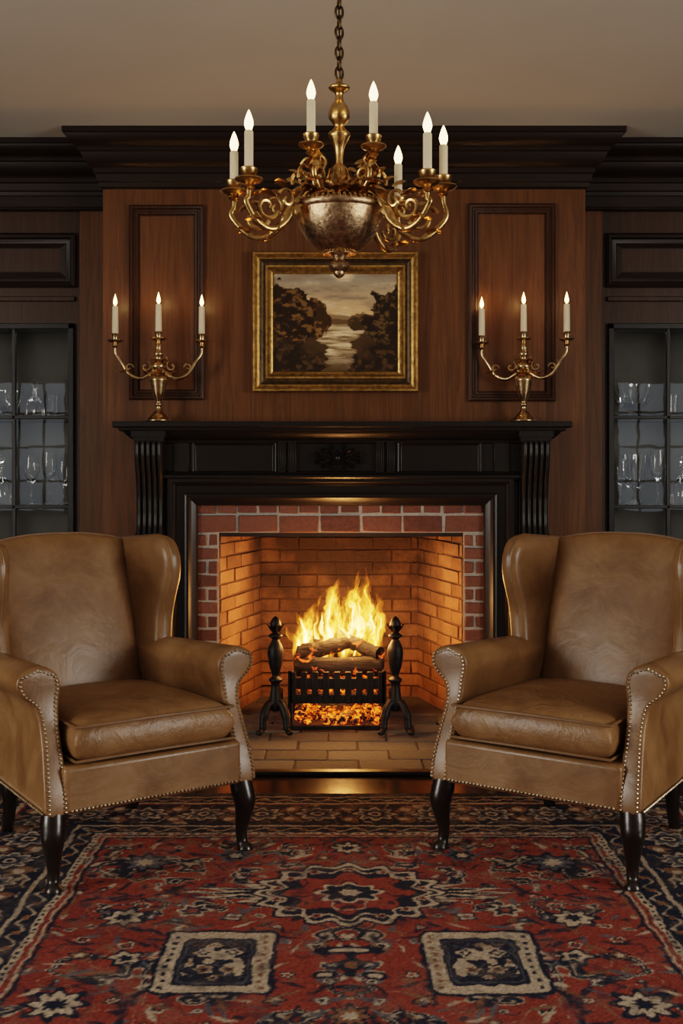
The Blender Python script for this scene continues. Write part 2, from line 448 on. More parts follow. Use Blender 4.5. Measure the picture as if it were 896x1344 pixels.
# ------------------------------------------------------------------ cabinets
def cabinet(sx,d):
    e=empty('glass_display_cabinet',(0,0,0))
    def bx(b,a,c,y0,y1,z0,z1):
        x0,x1=sorted((sx*a,sx*c)); b.box(x0,x1,y0,y1,z0,z1)
    fr=MB()
    for k in range(2):
        a=d+k*.62; w=.60; c=a+w
        bx(fr,a,a+.028,YS-.022,YS+.012,DZ0,DZ1); bx(fr,c-.028,c,YS-.022,YS+.012,DZ0,DZ1)
        bx(fr,a,c,YS-.022,YS+.012,DZ1-.028,DZ1); bx(fr,a,c,YS-.022,YS+.012,DZ0,DZ0+.028)
        m=a+.299
        bx(fr,m-.009,m+.009,YS-.018,YS+.006,DZ0,DZ1)
        for z in(1.474,1.029,.585): bx(fr,a,c,YS-.018,YS+.006,z-.009,z+.009)
        if k==0: bx(fr,c,c+.02,YS-.03,YS+.012,DZ0,DZ1)
    fr.obj('door_frames',M_black,e,bevel=.003)
    g=MB()
    for k in range(2):
        a=d+k*.62; x0,x1=sorted((sx*(a+.02),sx*(a+.58)))
        g.add([(x0,YS-.006,DZ0+.02),(x1,YS-.006,DZ0+.02),(x1,YS-.006,DZ1-.02),(x0,YS-.006,DZ1-.02)],[(0,1,2,3)])
    g.obj('glass_panes',M_pane,e,smooth=False,recalc=False)
    bd=MB(); c=d+DW-.01
    bx(bd,d+.001,c,YS+.40,YS+.41,DZ0,DZ1); bx(bd,d+.001,d+.011,YS+.013,YS+.40,DZ0,DZ1); bx(bd,c-.01,c,YS+.013,YS+.40,DZ0,DZ1)
    for z in(1.474,1.029,.585): bx(bd,d+.011,c-.01,YS+.11,YS+.40,z-.009,z+.004)
    bd.obj('case_and_shelves',M_cab,e,smooth=False)
    for zl in(DZ1-.03,1.46,1.015):
        L=bpy.data.lights.new('cabinet_fill','AREA'); L.energy=.9; L.color=(1,.96,.90); L.shape='RECTANGLE'; L.size=1.1; L.size_y=.02  # added fill strip above each shelf to bring out the glassware, not a fitting
        o=bpy.data.objects.new('cabinet_fill',L); COL.objects.link(o); o.parent=e; o.location=(sx*(d+.6),YS+.13 if zl<1.9 else YS+.05,zl-.005); o.rotation_euler=(math.radians(8),0,0)
cabinet(-1,DL); cabinet(1,DR)
def wineglass(x,y,z,h,r,name='wine_glass'):
    b=MB(); 
    p=[(r*.85,0),(r*.8,.004),(r*.2,.012),(.005,.02),(.005,h*.42),(.012,h*.46),(r*.7,h*.54),(r,h*.70),(r*.93,h*.88),(r*.86,h),(r*.82,h),(r*.9,h*.86),(r*.94,h*.70),(r*.62,h*.57),(.004,h*.50)]
    b.lathe(p,20); b.obj(name,M_glass,loc=(x,y,z))
def tumbler(x,y,z,h,r,name='crystal_tumbler'):
    b=MB(); b.lathe([(r*.75,0),(r*.85,h*.3),(r,h),(r*.93,h),(r*.78,h*.35),(r*.6,h*.16),(0,h*.14)],48,fl=(12,.05)); b.obj(name,M_glass,loc=(x,y,z))
def bowl(x,y,z,h,r,name='crystal_bowl'):
    b=MB(); b.lathe([(r*.5,0),(r*.5,.008),(r*.15,h*.15),(r*.2,h*.25),(r*.7,h*.4),(r,h*.8),(r*1.02,h),(r*.96,h),(r*.93,h*.8),(r*.62,h*.45),(0,h*.33)],64,fl=(16,.05)); b.obj(name,M_glass,loc=(x,y,z))
def decanter(x,y,z,h,r,name='crystal_decanter'):
    b=MB(); b.lathe([(r*.9,0),(r,h*.05),(r*.98,h*.3),(r*.75,h*.45),(r*.22,h*.58),(r*.2,h*.74),(r*.36,h*.78),(r*.2,h*.79),(r*.15,h*.82),(r*.4,h*.9),(r*.3,h*.97),(0,h)],40,fl=(10,.06)); b.obj(name,M_glass,loc=(x,y,z))
s1=1.479; s2=1.034; s3=.59; yy=YS+.20
tumbler(-1.40,yy,s1,.11,.035); tumbler(-1.49,yy,s1,.12,.036); decanter(-1.585,yy,s1,.20,.05); bowl(-1.74,yy,s1,.14,.09)
wineglass(-1.43,yy,s2,.22,.035); wineglass(-1.52,yy+.05,s2,.27,.04); wineglass(-1.60,yy,s2,.25,.042); decanter(-1.76,yy,s2,.26,.06)
bowl(1.50,yy,s1,.17,.11); tumbler(1.70,yy,s1,.12,.036); tumbler(1.80,yy,s1,.12,.036)
wineglass(1.44,yy,s2,.23,.04); bowl(1.54,yy+.1,s2,.26,.07,'crystal_vase'); wineglass(1.62,yy-.04,s2,.28,.042); decanter(1.76,yy,s2,.26,.06)
bowl(-1.5,yy,s3,.16,.09); bowl(1.5,yy,s3,.16,.09)

# ------------------------------------------------------------------ fireplace
FP=empty('fireplace',(0,0,0))
def bricks(b,o,U,V,Nn,W,H,bw,bh,mo=.012,depth=.03,off=.5,jit=.002,mi=0):
    o,U,V,Nn=Vector(o),Vector(U),Vector(V),Vector(Nn)
    rows=max(1,round(H/bh)); bh=H/rows
    for r in range(rows):
        x=-(bw*off if r%2 else 0)
        while x<W-.01:
            a=max(0,x)+mo/2; c=min(W,x+bw)-mo/2
            if c-a>.015:
                z0=r*bh+mo/2; z1=(r+1)*bh-mo/2; dd=depth+random.uniform(-jit,jit)*1.5
                j=lambda: random.uniform(-jit,jit)
                base=[o+U*(a+j())+V*(z0+j()),o+U*(c+j())+V*(z0+j()),o+U*(c+j())+V*(z1+j()),o+U*(a+j())+V*(z1+j())]
                b.add(base+[p+Nn*dd for p in base],[(0,3,2,1),(4,5,6,7),(0,1,5,4),(1,2,6,5),(2,3,7,6),(3,0,4,7)],None,mi)
            x+=bw
S=275; bxo=(257-448)/S; bxo2=(637-448)/S; oxl=(287-448)/S; oxr=(608-448)/S
ztop=1.2-(652-620)/S; zmid=1.2-(675-620)/S; zop=1.2-(700-620)/S
b=MB()
sbh=.0645; mw=.0115
bricks(b,(bxo,YBR+.03,0),(1,0,0),(0,0,1),(0,-1,0),oxl-bxo,zop,oxl-bxo,sbh,mw,.034,jit=.003)
bricks(b,(oxr,YBR+.03,0),(1,0,0),(0,0,1),(0,-1,0),bxo2-oxr,zop,bxo2-oxr,sbh,mw,.034,jit=.003)
bricks(b,(bxo,YBR+.03,zop),(1,0,0),(0,0,1),(0,-1,0),bxo2-bxo,zmid-zop,.197,zmid-zop,mw,.034,jit=.003)
bricks(b,(bxo,YBR+.03,zmid),(1,0,0),(0,0,1),(0,-1,0),bxo2-bxo,ztop-zmid,.098,ztop-zmid,mw,.034,jit=.003)
b.obj('brick_surround',M_brick,FP,bevel=.004)
b=MB()
b.box(bxo,oxl,YBR+.001,YB,0,ztop); b.box(oxr,bxo2,YBR+.001,YB,0,ztop); b.box(oxl,oxr,YBR+.001,YB,zop+.003,ztop)
b.obj('surround_mortar',M_mortar,FP,smooth=False)
# firebox
YBK=6.08; bl=-.43; br_=.41
b=MB(); mo=MB()
def wallb(p0,p1,H,z0=0):
    p0=Vector(p0);p1=Vector(p1); U=(p1-p0); W=U.length; U.normalize(); Nn=Vector((U.y,-U.x,0))
    bricks(b,(p0.x,p0.y,z0),U,(0,0,1),Nn,W,H,.2,.066,.009,.008,jit=.003)
    mo.add([(p0.x,p0.y,z0),(p1.x,p1.y,z0),(p1.x,p1.y,z0+H),(p0.x,p0.y,z0+H)],[(0,1,2,3)])
wallb((oxl,YBR+.01,0),(bl,YBK,0),.99)
wallb((bl,YBK,0),(br_,YBK,0),.99)
wallb((br_,YBK,0),(oxr,YBR+.01,0),.99)
b.obj('firebox_bricks',M_fbrick,FP,bevel=.004)
mo.obj('firebox_mortar',M_fmortar,FP,smooth=False,recalc=False)
b=MB(); b.box(-.65,.65,YBR+.06,6.25,.985,1.05); b.box(oxl,oxr,YBR+.012,YBR+.09,zop-.016,1.0)
b.obj('firebox_throat_and_lintel',M_soot,FP,smooth=False)
b=MB(); bricks(b,(oxl+.01,YBR+.001,.0),(1,0,0),(0,1,0),(0,0,1),oxr-oxl-.02,.6,.26,.15,.009,.012,jit=.002)
b.box(oxl,oxr,YBR,YBK,.0005,.009); b.obj('firebox_floor',M_paver,FP,bevel=.003)
# hearth
HE=empty('stone_hearth',(0,0,0))
b=MB(); HY=4.56; hx0=-.97;hx1=.97
bricks(b,(hx0,HY,.0),(1,0,0),(0,1,0),(0,0,1),hx1-hx0,YBR-.07-HY,.26,.15,.009,.012,jit=.002)
b.obj('hearth_pavers',M_paver,HE,bevel=.003)
b=MB(); b.box(hx0,hx1,HY,YBR-.07,.0005,.008)
b.obj('hearth_bed',M_groutd,HE,smooth=False)
b=MB(); b.box(hx0-.02,hx1+.02,HY-.05,HY-.001,.0005,.018); b.obj('hearth_border',M_ebony,HE,bevel=.005)
b=MB(); bricks(b,(oxl,YBR-.069,.0),(1,0,0),(0,1,0),(0,0,1),oxr-oxl,.068,.26,.068,.009,.012,jit=.001); b.obj('hearth_threshold',M_paver,FP,bevel=.003)

# mantel
mxl=(178-448)/278; mxr=(720-448)/278
fz1=1.35; fz0=1.16   # frieze
yfr=5.43
b=MB()
b.box(mxl,mxr,yfr,YB,fz0,fz1)
pw=.137
b.box(mxl,mxl+pw,yfr-.01,YB,0,fz0); b.box(mxr-pw,mxr,yfr-.01,YB,0,fz0)
b.box(mxl+pw,bxo+.002,yfr,YB,0,fz0); b.box(bxo2-.002,mxr-pw,yfr,YB,0,fz0)
b.box(bxo-.01,bxo2+.01,yfr,YB,ztop,fz0)
b.box(mxl-.012,mxl+pw+.012,yfr-.03,YB,0,.17); b.box(mxr-pw-.012,mxr+.012,yfr-.03,YB,0,.17)
b.obj('mantel_body',M_ebony,FP,bevel=.003)
b=MB()
def uframe(x0,x1,zt,prof):
    v=[];f=[]
    for(i,o) in prof: v+=[(x0+i,yfr-o,0),(x0+i,yfr-o,zt-i),(x1-i,yfr-o,zt-i),(x1-i,yfr-o,0)]
    for k in range(len(prof)-1):
        for c in range(3): f.append((k*4+c,k*4+c+1,(k+1)*4+c+1,(k+1)*4+c))
    b.add(v,f)
X0=(218-448)/280; X1=(676-448)/280; ZT=1.2-(627-620)/280+.002
uframe(X0,X1,ZT,[(0,0),(0,.035),(.008,.04),(.022,.04),(.028,.03),(.034,.028),(.040,.018),(.075,.016),(.080,.024),(.088,.027),(.098,.026),(.106,.018),(.118,.012),(.132,.006),(.138,-.03)])
b.obj('mantel_inner_frame',M_ebony,FP,angle=25)
b=MB(); b.cornice(X0+.0,X1-.0,YB,yfr,[(0,1.165),(.04,1.17),(.046,1.176),(.046,1.186),(.03,1.192),(.02,1.203),(0,1.208)]); b.obj('mantel_frieze_moulding',M_ebony,FP,angle=25)
b=MB()
b.cornice(mxl+.02,mxr-.02,YB,yfr,[(p*.585,z) for p,z in [(0,1.335),(.03,1.34),(.035,1.352),(.06,1.356),(.075,1.362),(.10,1.375),(.115,1.385),(.12,1.392),(.15,1.394),(.155,1.40),(.155,1.407),(.19,1.409),(.197,1.415),(.197,1.430),(.193,1.438)]])
for x0,x1 in((mxl,mxl+pw),(mxr-pw,mxr)):
    b.box(x0-.004,x1+.004,yfr-.088,yfr,1.345,1.366); b.box(x0-.012,x1+.012,yfr-.096,yfr,1.366,1.394)
b.obj('mantel_shelf',M_ebony,FP,angle=25)
b=MB()
def zz(p,s=279): return 1.2-(p-620)/s
def xx(p,s=279): return (p-448)/s
rp=[(0,0),(0,.010),(.006,.013),(.012,.009),(.018,.001),(.02,.001)]
b.ringpanel(xx(250),xx(362),zz(624),zz(579),yfr-.001,rp,True); b.ringpanel(xx(522),xx(634),zz(624),zz(579),yfr-.001,rp,True)
for p in(364,378,494,508): 
    b.box(xx(p),xx(p+10),yfr-.022,yfr,zz(622),zz(578))
    b.box(xx(p+3),xx(p+7),yfr-.028,yfr,zz(617),zz(583))
b.box(xx(226),xx(246),yfr-.012,yfr,zz(620),zz(580)); b.box(xx(650),xx(670),yfr-.012,yfr,zz(620),zz(580))
b.obj('mantel_frieze_panels',M_ebony,FP,bevel=.002)
def corbel(x0,x1):
    b=MB(); nz=60; nu=50; zt=1.352; zb=.82
    zs=[zt,1.33,1.28,1.22,1.15,1.08,1.0,.95,.91,.885,.86,.845,.83,.82]
    ps=[.075,.082,.080,.066,.044,.028,.024,.028,.042,.052,.050,.038,.016,.0]
    v=[];f=[]
    for k in range(nz+1):
        z=zt+(zb-zt)*k/nz; p=lerp1(-z,[-q for q in zs],ps)
        for i in range(nu+1):
            u=i/nu; fl=.016*(abs(math.sin(pi*5*u))**.6) if .0<u<1 else 0
            v.append((x0+(x1-x0)*u,yfr-p*1.0-fl*(1 if p>.01 else 0),z))
        v.append((x0,yfr+.01,z)); v.append((x1,yfr+.01,z))
    st=nu+3
    for k in range(nz):
        for i in range(nu): f.append((k*st+i,k*st+i+1,(k+1)*st+i+1,(k+1)*st+i))
        f.append((k*st+nu+1,k*st,(k+1)*st,(k+1)*st+nu+1)); f.append((k*st+nu,k*st+nu+2,(k+1)*st+nu+2,(k+1)*st+nu))
    b.add(v,f)
    b.tube([(x0-.003,yfr-.03,.885),(x1+.003,yfr-.03,.885)],.030,14)
    b.box(x0-.004,x1+.004,yfr-.03,yfr,.80,.825)
    b.obj('corbel',M_ebony,FP,angle=50)
corbel(mxl+.002,mxl+pw-.006); corbel(mxr-pw+.006,mxr-.002)
def leaf(b,M,L=.06,W=.025,curl=.5,mi=0,thick=.0025,lobes=0):
    n=8; v=[];f=[]
    for side in(1,-1):
        for i in range(n+1):
            t=i/n; w=W*math.sin(pi*min(1,t**.8*.98+.02))*(1+ .25*lobes*math.sin(t*20)); 
            x=L*math.sin(t*curl*1.6)/(curl*1.6) if curl else L*t; z=L*(1-math.cos(t*curl*1.6))/(curl*1.6) if curl else 0
            for j in range(5):
                a=(j/4-.5)*2
                v.append((x,a*w/2,z-abs(a)*w*.25+side*thick*(1-abs(a))))
    for s_ in range(2):
        o=s_*(n+1)*5
        for i in range(n):
            for j in range(4):
                q=(o+i*5+j,o+(i+1)*5+j,o+(i+1)*5+j+1,o+i*5+j+1); f.append(q if s_==0 else q[::-1])
    b.add(v,f,M,mi)
def Mt(loc,rx=0,ry=0,rz=0,s=1): return Matrix.Translation(loc)@Matrix.Rotation(rz,4,'Z')@Matrix.Rotation(ry,4,'Y')@Matrix.Rotation(rx,4,'X')@Matrix.Scale(s,4)
b=MB(); oc=Vector((xx(443),yfr-.010,zz(601)))
b.sphere(oc,.016,12,8,(1,.9,1))
FaceM=Matrix.Translation(oc)@Matrix.Rotation(pi/2,4,'X')
for i in range(8): leaf(b,FaceM@Matrix.Rotation(i*pi/4,4,'Z')@Matrix.Translation((.01,0,.006)),.038,.022,.6,thick=.005)
for sx in(-1,1):
    for k,(dx,dz,a,L) in enumerate([(.03,.02,.5,.05),(.03,-.02,-.5,.05),(.055,.0,0,.055),(.06,.025,1.0,.035),(.06,-.025,-1.0,.035),(.02,.04,1.2,.035),(.02,-.04,-1.2,.035),(.085,.01,.4,.035),(.085,-.012,-.4,.035)]):
        ang=a if sx>0 else pi-a
        leaf(b,FaceM@Matrix.Translation((sx*dx,dz,.006))@Matrix.Rotation(ang,4,'Z'),L,.026,.6,thick=.005)
    b.tube([oc+Vector((sx*(.05+.02*math.cos(t)*(1-t/9)),-.010,.02*math.sin(t)*(1-t/9))) for t in np.linspace(0,8,30)],.0045,6)
b.obj('carved_ornament',M_ebony,FP)

# ------------------------------------------------------------------ fire tools
def andiron(x):
    e=empty('andiron',(x,5.20,.017))
    b=MB()
    b.lathe(smprof([(.0,.53),(.018,.515),(.026,.49),(.02,.465),(.014,.455),(.030,.445),(.030,.435),(.016,.425),(.022,.41),(.034,.385),(.036,.35),(.028,.30),(.018,.27),(.016,.255),(.030,.245),(.030,.235),(.02,.22),(.026,.17),(.030,.13),(.02,.10),(.0,.095)],3),20)
    for k in range(6):
        a=k*pi/3; leaf(b,Mt((.012*math.cos(a),.012*math.sin(a),.455),0,-1.3,a),.05,.022,-.5)
    for sx in(-1,1):
        b.tube(cr([(0,0,.14),(sx*.03,-.02,.13),(sx*.050,-.045,.08),(sx*.055,-.055,.03),(sx*.066,-.075,.013)],6),[.020]*13+[.016]*6+[.012]*6,10)
        b.sphere((sx*.068,-.078,.016),.013,10,6,(1.3,1.3,1))
    b.tube(cr([(0,0,.13),(0,.12,.12),(0,.36,.12),(0,.42,.10),(0,.43,.013)],6),.012,8)
    b.obj('cast_post',M_iron,e,angle=50)
andiron(-.30); andiron(.245)
GR=empty('fire_grate',(-.02,0,0))
b=MB(); gx0=-.225; gx1=.225
b.box(gx0,gx1,5.24,5.256,.140,.180); b.box(gx0,gx1,5.24,5.256,.205,.255); b.box(gx0,gx1,5.24,5.256,.018,.038)
n=9
for i in range(n):
    xc=gx0+.022+(gx1-gx0-.044)*i/(n-1)
    b.box(xc-.015,xc+.015,5.236,5.25,.140,.285)
for i in range(9):
    xc=gx0+.02+(gx1-gx0-.04)*i/8; b.box(xc-.007,xc+.007,5.25,5.62,.155,.169)
for xc in(gx0+.01,gx1-.01):
    b.box(xc-.01,xc+.01,5.236,5.256,.018,.29); b.box(xc-.01,xc+.01,5.60,5.62,.018,.22); b.box(xc-.008,xc+.008,5.25,5.61,.200,.220)
b.box(gx0,gx1,5.60,5.616,.200,.220)
b.obj('iron_basket',M_iron,GR,bevel=.003)
m,nt,out=nmat('glowing_embers'); bb=pbr(nt,out,(.03,.02,.018),.9)
mp=coords(nt); nn=noise(nt,mp,34,5,.65,.8); rr=ramp(nt,[(.48,(0,0,0)),(.55,(.75,.09,.006)),(.68,(1,.28,.02))]); nt.links.new(nn.outputs[0],rr.inputs[0])
nt.links.new(rr.outputs[0],bb.inputs['Emission Color']); bb.inputs['Emission Strength'].default_value=2.4
M_ember=m
m,nt,out=nmat('charred_log'); bb=pbr(nt,out,(.03,.02,.015),.9)
mp=coords(nt,(2.2,14,14)); nn=noise(nt,mp,2.5,6,.65,.4); rr=ramp(nt,[(.35,(.006,.0045,.004)),(.6,(.026,.016,.011)),(.78,(.07,.046,.03))]); nt.links.new(nn.outputs[0],rr.inputs[0]); nt.links.new(rr.outputs[0],bb.inputs['Base Color'])
mp2=coords(nt); n5=noise(nt,mp2,17,4,.6,.8); r5=ramp(nt,[(.58,(0,0,0)),(.66,(.8,.09,.01)),(.76,(1,.3,.04))]); nt.links.new(n5.outputs[0],r5.inputs[0]); nt.links.new(r5.outputs[0],bb.inputs['Emission Color']); bb.inputs['Emission Strength'].default_value=2
bump(nt,nn.outputs[0],bb,.9,.02)
M_log=m
def lumps(b,x0,x1,y0,y1,z0,z1,n,r0,r1):
    for i in range(n):
        r=random.uniform(r0,r1); c=(random.uniform(x0,x1),random.uniform(y0,y1),random.uniform(z0,z1))
        b.sphere(c,r,7,5,(random.uniform(.8,1.5),random.uniform(.8,1.3),random.uniform(.6,1)),M=None)
b=MB(); lumps(b,gx0+.03,gx1-.03,5.27,5.58,.04,.07,140,.010,.022); lumps(b,gx0+.03,gx1-.03,5.28,5.58,.185,.205,110,.012,.020)
b.obj('ember_bed',M_ember,GR,angle=20)
BL=empty('burning_logs',(0,0,0))
def log(a,c,r,name='log'):
    b=MB(); A=Vector(a);C=Vector(c); n=14
    pts=[A.lerp(C,i/n)+Vector((0,random.uniform(-.004,.004),random.uniform(-.004,.004))) for i in range(n+1)]
    b.tube(pts,[r*(1+random.uniform(-.05,.05)) for _ in pts],14)
    b.v=[(x,y+random.uniform(-1,1)*r*.07,z+random.uniform(-1,1)*r*.07) for x,y,z in b.v]
    return b.obj(name,M_log,BL,angle=60)
log((-.22,5.33,.300),(.19,5.34,.295),.040)
log((-.22,5.44,.290),(.20,5.45,.290),.048)
log((-.23,5.555,.290),(.19,5.55,.285),.045)
log((-.21,5.34,.355),(.06,5.46,.39),.034)
log((.18,5.34,.350),(-.02,5.50,.41),.032)
log((-.15,5.50,.37),(.15,5.575,.365),.03)

# ------------------------------------------------------------------ flames
m,nt,out=nmat('fire_flame'); at=nt.nodes.new('ShaderNodeAttribute'); at.attribute_name='pattern'
em=nt.nodes.new('ShaderNodeEmission'); em.inputs[1].default_value=1.0; tr=nt.nodes.new('ShaderNodeBsdfTransparent'); ad=nt.nodes.new('ShaderNodeAddShader')
nt.links.new(at.outputs[0],em.inputs[0]); nt.links.new(em.outputs[0],ad.inputs[0]); nt.links.new(tr.outputs[0],ad.inputs[1]); nt.links.new(ad.outputs[0],out.inputs[0])
M_flame=m
def flame_layer(k,yc,tongues,bow,gain):
    x=np.linspace(-.29,.29,330); z=np.linspace(0,.54,300); X,Z=np.meshgrid(x,z)
    I=np.zeros_like(X)
    amp=np.clip(Z/.12,.15,1)
    wob=(fbm(X*6,Z*5,40+k)-.5)*.13*amp+(fbm(X*18,Z*11,70+k)-.5)*.055*amp+(fbm(X*50,Z*22,75+k)-.5)*.014
    Xw=X+wob
    for (x0,h,w,ln,ph) in tongues:
        h*=1.06
        t=np.clip(Z/h,0,1); xc=x0+ln*t**1.3+.02*np.sin(Z*22+ph)*t
        ww=w*np.clip((.55+1.4*t)*(1-t)**1.0,0,1)+1e-4
        d=np.abs(Xw-xc)/ww
        body=np.clip(1.25-d,0,1.25)**1.1*(Z<h)
        edge=np.exp(-((d-.75)/.22)**2)*.35*(Z<h)
        v=(body*(1-.8*t)+edge*(1-.4*t)+.18*np.exp(-d*d*2))*np.clip((1-t)*3,0,1)
        I=np.maximum(I,v)+.18*np.minimum(I,v)
    st=.12+2.6*fbm(Xw*75+k*3,Z*6.5,90+k,3)**2.2*1.5
    I=I*st
    I=I*np.clip(1.3-np.clip((fbm(Xw*22,Z*7-k,120+k)-.45)*6,0,1.1)*np.clip(Z/.22,0,1),.06,1)
    I=I*np.clip(Z/.05+.3,0,1)
    I=np.clip(I,0,1.7)*gain
    Rr=np.clip(I*1.6,0,9)[...,None]*np.array([1,.25,.018])+np.clip(I-.32,0,2)[...,None]*np.array([3.8,1.5,.12])+np.clip(I-.80,0,2)[...,None]*np.array([5,4.0,1.5])
    keep=I>.02
    Rr=Rr*(np.clip((I-.02)/.14,0,1))[...,None]
    Yg=yc+bow*np.cos(X*8+k)*.5+.02*np.sin(Z*16+k*2+X*9)
    grid_mesh('flame_sheet',X-.022,Yg,Z+.31,Rr,M_flame,BL,keep)
T1=[(-.17,.20,.045,.02,0),(-.11,.29,.05,.03,1),(-.03,.36,.055,.03,2),(.05,.42,.05,.06,3),(.12,.36,.05,.05,4),(.18,.26,.04,.02,5),(.0,.18,.06,-.03,1.4),(-.2,.13,.035,-.02,2.2)]
T2=[(-.15,.25,.04,-.01,2),(-.06,.32,.045,.05,5),(.02,.39,.045,.10,.6),(.09,.34,.045,-.02,2.7),(.16,.30,.035,.03,3.9),(-.19,.16,.035,.0,1),(.11,.45,.024,.04,2.2)]
T3=[(-.13,.18,.045,-.03,.3),(-.05,.24,.05,.02,4.2),(.03,.29,.045,-.01,1.8),(.10,.26,.045,.03,5.9),(.17,.17,.035,.02,2.5)]
T4=[(-.14,.27,.05,.02,1.3),(-.02,.38,.06,.02,4.4),(.08,.38,.06,.05,.2),(.17,.24,.04,.01,5.5)]
flame_layer(1,5.62,T1,.06,.85); flame_layer(2,5.52,T2,-.06,.8); flame_layer(3,5.43,T3,.05,.8); flame_layer(4,5.57,T4,-.03,.65)
def plight(name,loc,e,col,r,parent=None):
    L=bpy.data.lights.new(name,'POINT'); L.energy=e; L.color=col; L.shadow_soft_size=r
    o=bpy.data.objects.new(name,L); COL.objects.link(o); o.location=loc
    if parent: o.parent=parent
    return o
plight('fire_light',(0,5.45,.52),26,(1,.41,.11),.07,BL)
plight('fire_light',(.02,5.18,.50),8,(1,.45,.14),.06,BL)
plight('ember_light',(0,5.35,.12),1.6,(1,.30,.06),.03,BL)

# ------------------------------------------------------------------ rug
def rug():
    cx=.02; hw=.81; y1=3.75; y0=.70; bw=.50
    st=.005
    x=np.arange(-hw-bw,hw+bw+1e-6,st); y=np.arange(y0-bw,y1+bw-.015+1e-6,st)
    X,Y=np.meshgrid(x,y)
    Xn=X+(fbm(X*9,Y*9,3)-.5)*.022+(fbm(X*40,Y*40,4,2)-.5)*.012; Yn=Y+(fbm(X*9,Y*9,5)-.5)*.022+(fbm(X*40,Y*40,6,2)-.5)*.012
    red=np.array([.205,.046,.034]); red2=np.array([.150,.033,.027]); navy=np.array([.017,.021,.036]); cream=np.array([.39,.31,.23]); rust=np.array([.17,.09,.055]); grey=np.array([.085,.09,.105])
    C=np.zeros(X.shape+(3,))
    def put(mask,c,a=1.0):
        mk=(np.clip(mask,0,1)*a)[...,None]; C[:]=C*(1-mk)+np.array(c)*mk
    sm=lambda d,w=.003: np.clip(.5-d/w,0,1)
    ax=np.abs(Xn)
    e=np.maximum(ax-hw,np.maximum(Yn-y1,y0-Yn))
    put(np.ones_like(X),red)
    put(np.clip((fbm(X*2,Y*5,11)-.5)*4,0,1),red2,.6)
    nb_=fbm(ax*6.5+2,Yn*8,151,3)
    put(sm(.625-nb_,.012),cream); put(sm(.637-nb_,.012),navy); put(sm(np.abs(nb_-.68)-.008,.01),cream,.8); put(sm(.72-nb_,.012),red)
    n1=fbm(ax*7+3,Yn*7,21,2); put(sm(np.abs(n1-.5)-.007,.01),navy,.75)
    n2=fbm(ax*9+13,Yn*9,31,2); put(sm(np.abs(n2-.47)-.004,.008),cream,.45)
    n6=fbm(ax*13+3,Yn*13,33,2)
    def rosette(cx_,cy_,r,c1,c2,c3,pet=8,ph=0):
        m0=(np.abs(x)>abs(cx_)-r*1.5-.03)&(np.abs(x)<abs(cx_)+r*1.5+.03); m1=(y>cy_-r*1.5-.03)&(y<cy_+r*1.5+.03)
        ii=np.where(m1)[0]; jj=np.where(m0)[0]
        if len(ii)==0 or len(jj)==0: return
        sl=np.ix_(ii,jj)
        dx=ax[sl]-cx_; dy=Yn[sl]-cy_
        R=np.sqrt(dx*dx+dy*dy); A=np.arctan2(dy,dx)
        rr=r*(1+.22*np.cos(pet*A+ph)); Cs=C[sl]
        for q,c in((1,c1),(.72,c2),(.36,c3)):
            mk=sm(R-rr*q)[...,None]; Cs=Cs*(1-mk)+np.array(c)*mk
        C[sl]=Cs
    rs=np.random.default_rng(5)
    for iy in range(26):
        for ix in range(7):
            px=.06+ix*.125+rs.uniform(-.04,.04); py=y0+.08+iy*.118+rs.uniform(-.04,.04)
            if px>hw-.04: continue
            k=rs.integers(0,5); r=rs.uniform(.010,.028)
            cs=[(navy,cream,red),(navy,rust,cream),(navy,grey,cream),(grey,cream,navy),(cream,navy,red)][k]
            rosette(px,py,r,*cs,pet=int(rs.integers(3,8)),ph=rs.uniform(0,6))
    for i in range(700):
        px=rs.uniform(0,hw-.02); py=rs.uniform(max(y0,1.6),y1); a=rs.uniform(0,pi); L=rs.uniform(.012,.04); w=rs.uniform(.004,.010)
        j0=np.searchsorted(y,py-L-.03); j1=np.searchsorted(y,py+L+.03)
        for sgn in(-1,1):
            i0=np.searchsorted(x,sgn*px-L-.03); i1=np.searchsorted(x,sgn*px+L+.03)
            if j1<=j0 or i1<=i0: continue
            dx=ax[j0:j1,i0:i1]-px; dy=Yn[j0:j1,i0:i1]-py
            u=dx*math.cos(a)+dy*math.sin(a); v=-dx*math.sin(a)+dy*math.cos(a)
            mk=(sm(np.sqrt((u/L)**2+(v/w)**2)*w-w,.004)*.9)[...,None]
            C[j0:j1,i0:i1]=C[j0:j1,i0:i1]*(1-mk)+np.array([navy,cream,rust,navy,navy,grey][i%6])*mk
    def ell(cy,a,bb_,lobes=0,am=.06):
        A=np.arctan2((Yn-cy)/bb_,ax/a); R=np.sqrt((ax/a)**2+((Yn-cy)/bb_)**2)
        return (R-(1+am*np.cos(lobes*A)))*min(a,bb_)
    for cy in(3.23,1.2):
        put(sm(ell(cy,.42,.085,14,.16)),navy); put(sm(np.abs(ell(cy,.38,.07,14,.16))-.006),cream); put(sm(np.abs(n2-.47)-.02,.01)*sm(ell(cy,.40,.08,14,.16)),cream,.8)
        put(sm(ell(cy,.265,.235,16,.08)),navy); put(sm(ell(cy,.250,.222,16,.08)),cream); put(sm(ell(cy,.230,.204,16,.08)),navy)
        put(sm(np.abs(ell(cy,.205,.18,12,.1))-.005),cream)
        put(sm(ell(cy,.165,.14,8,.14)),red); put(sm(np.abs(n1-.5)-.02,.01)*sm(ell(cy,.22,.2,12)),cream,.8); put(sm(np.abs(n6-.5)-.03,.01)*sm(ell(cy,.2,.18,12)),navy,.8)
        put(sm(ell(cy,.09,.07,8,.15)),cream); put(sm(ell(cy,.076,.058,8,.15)),navy); put(sm(ell(cy,.03,.024,6,.15)),cream)
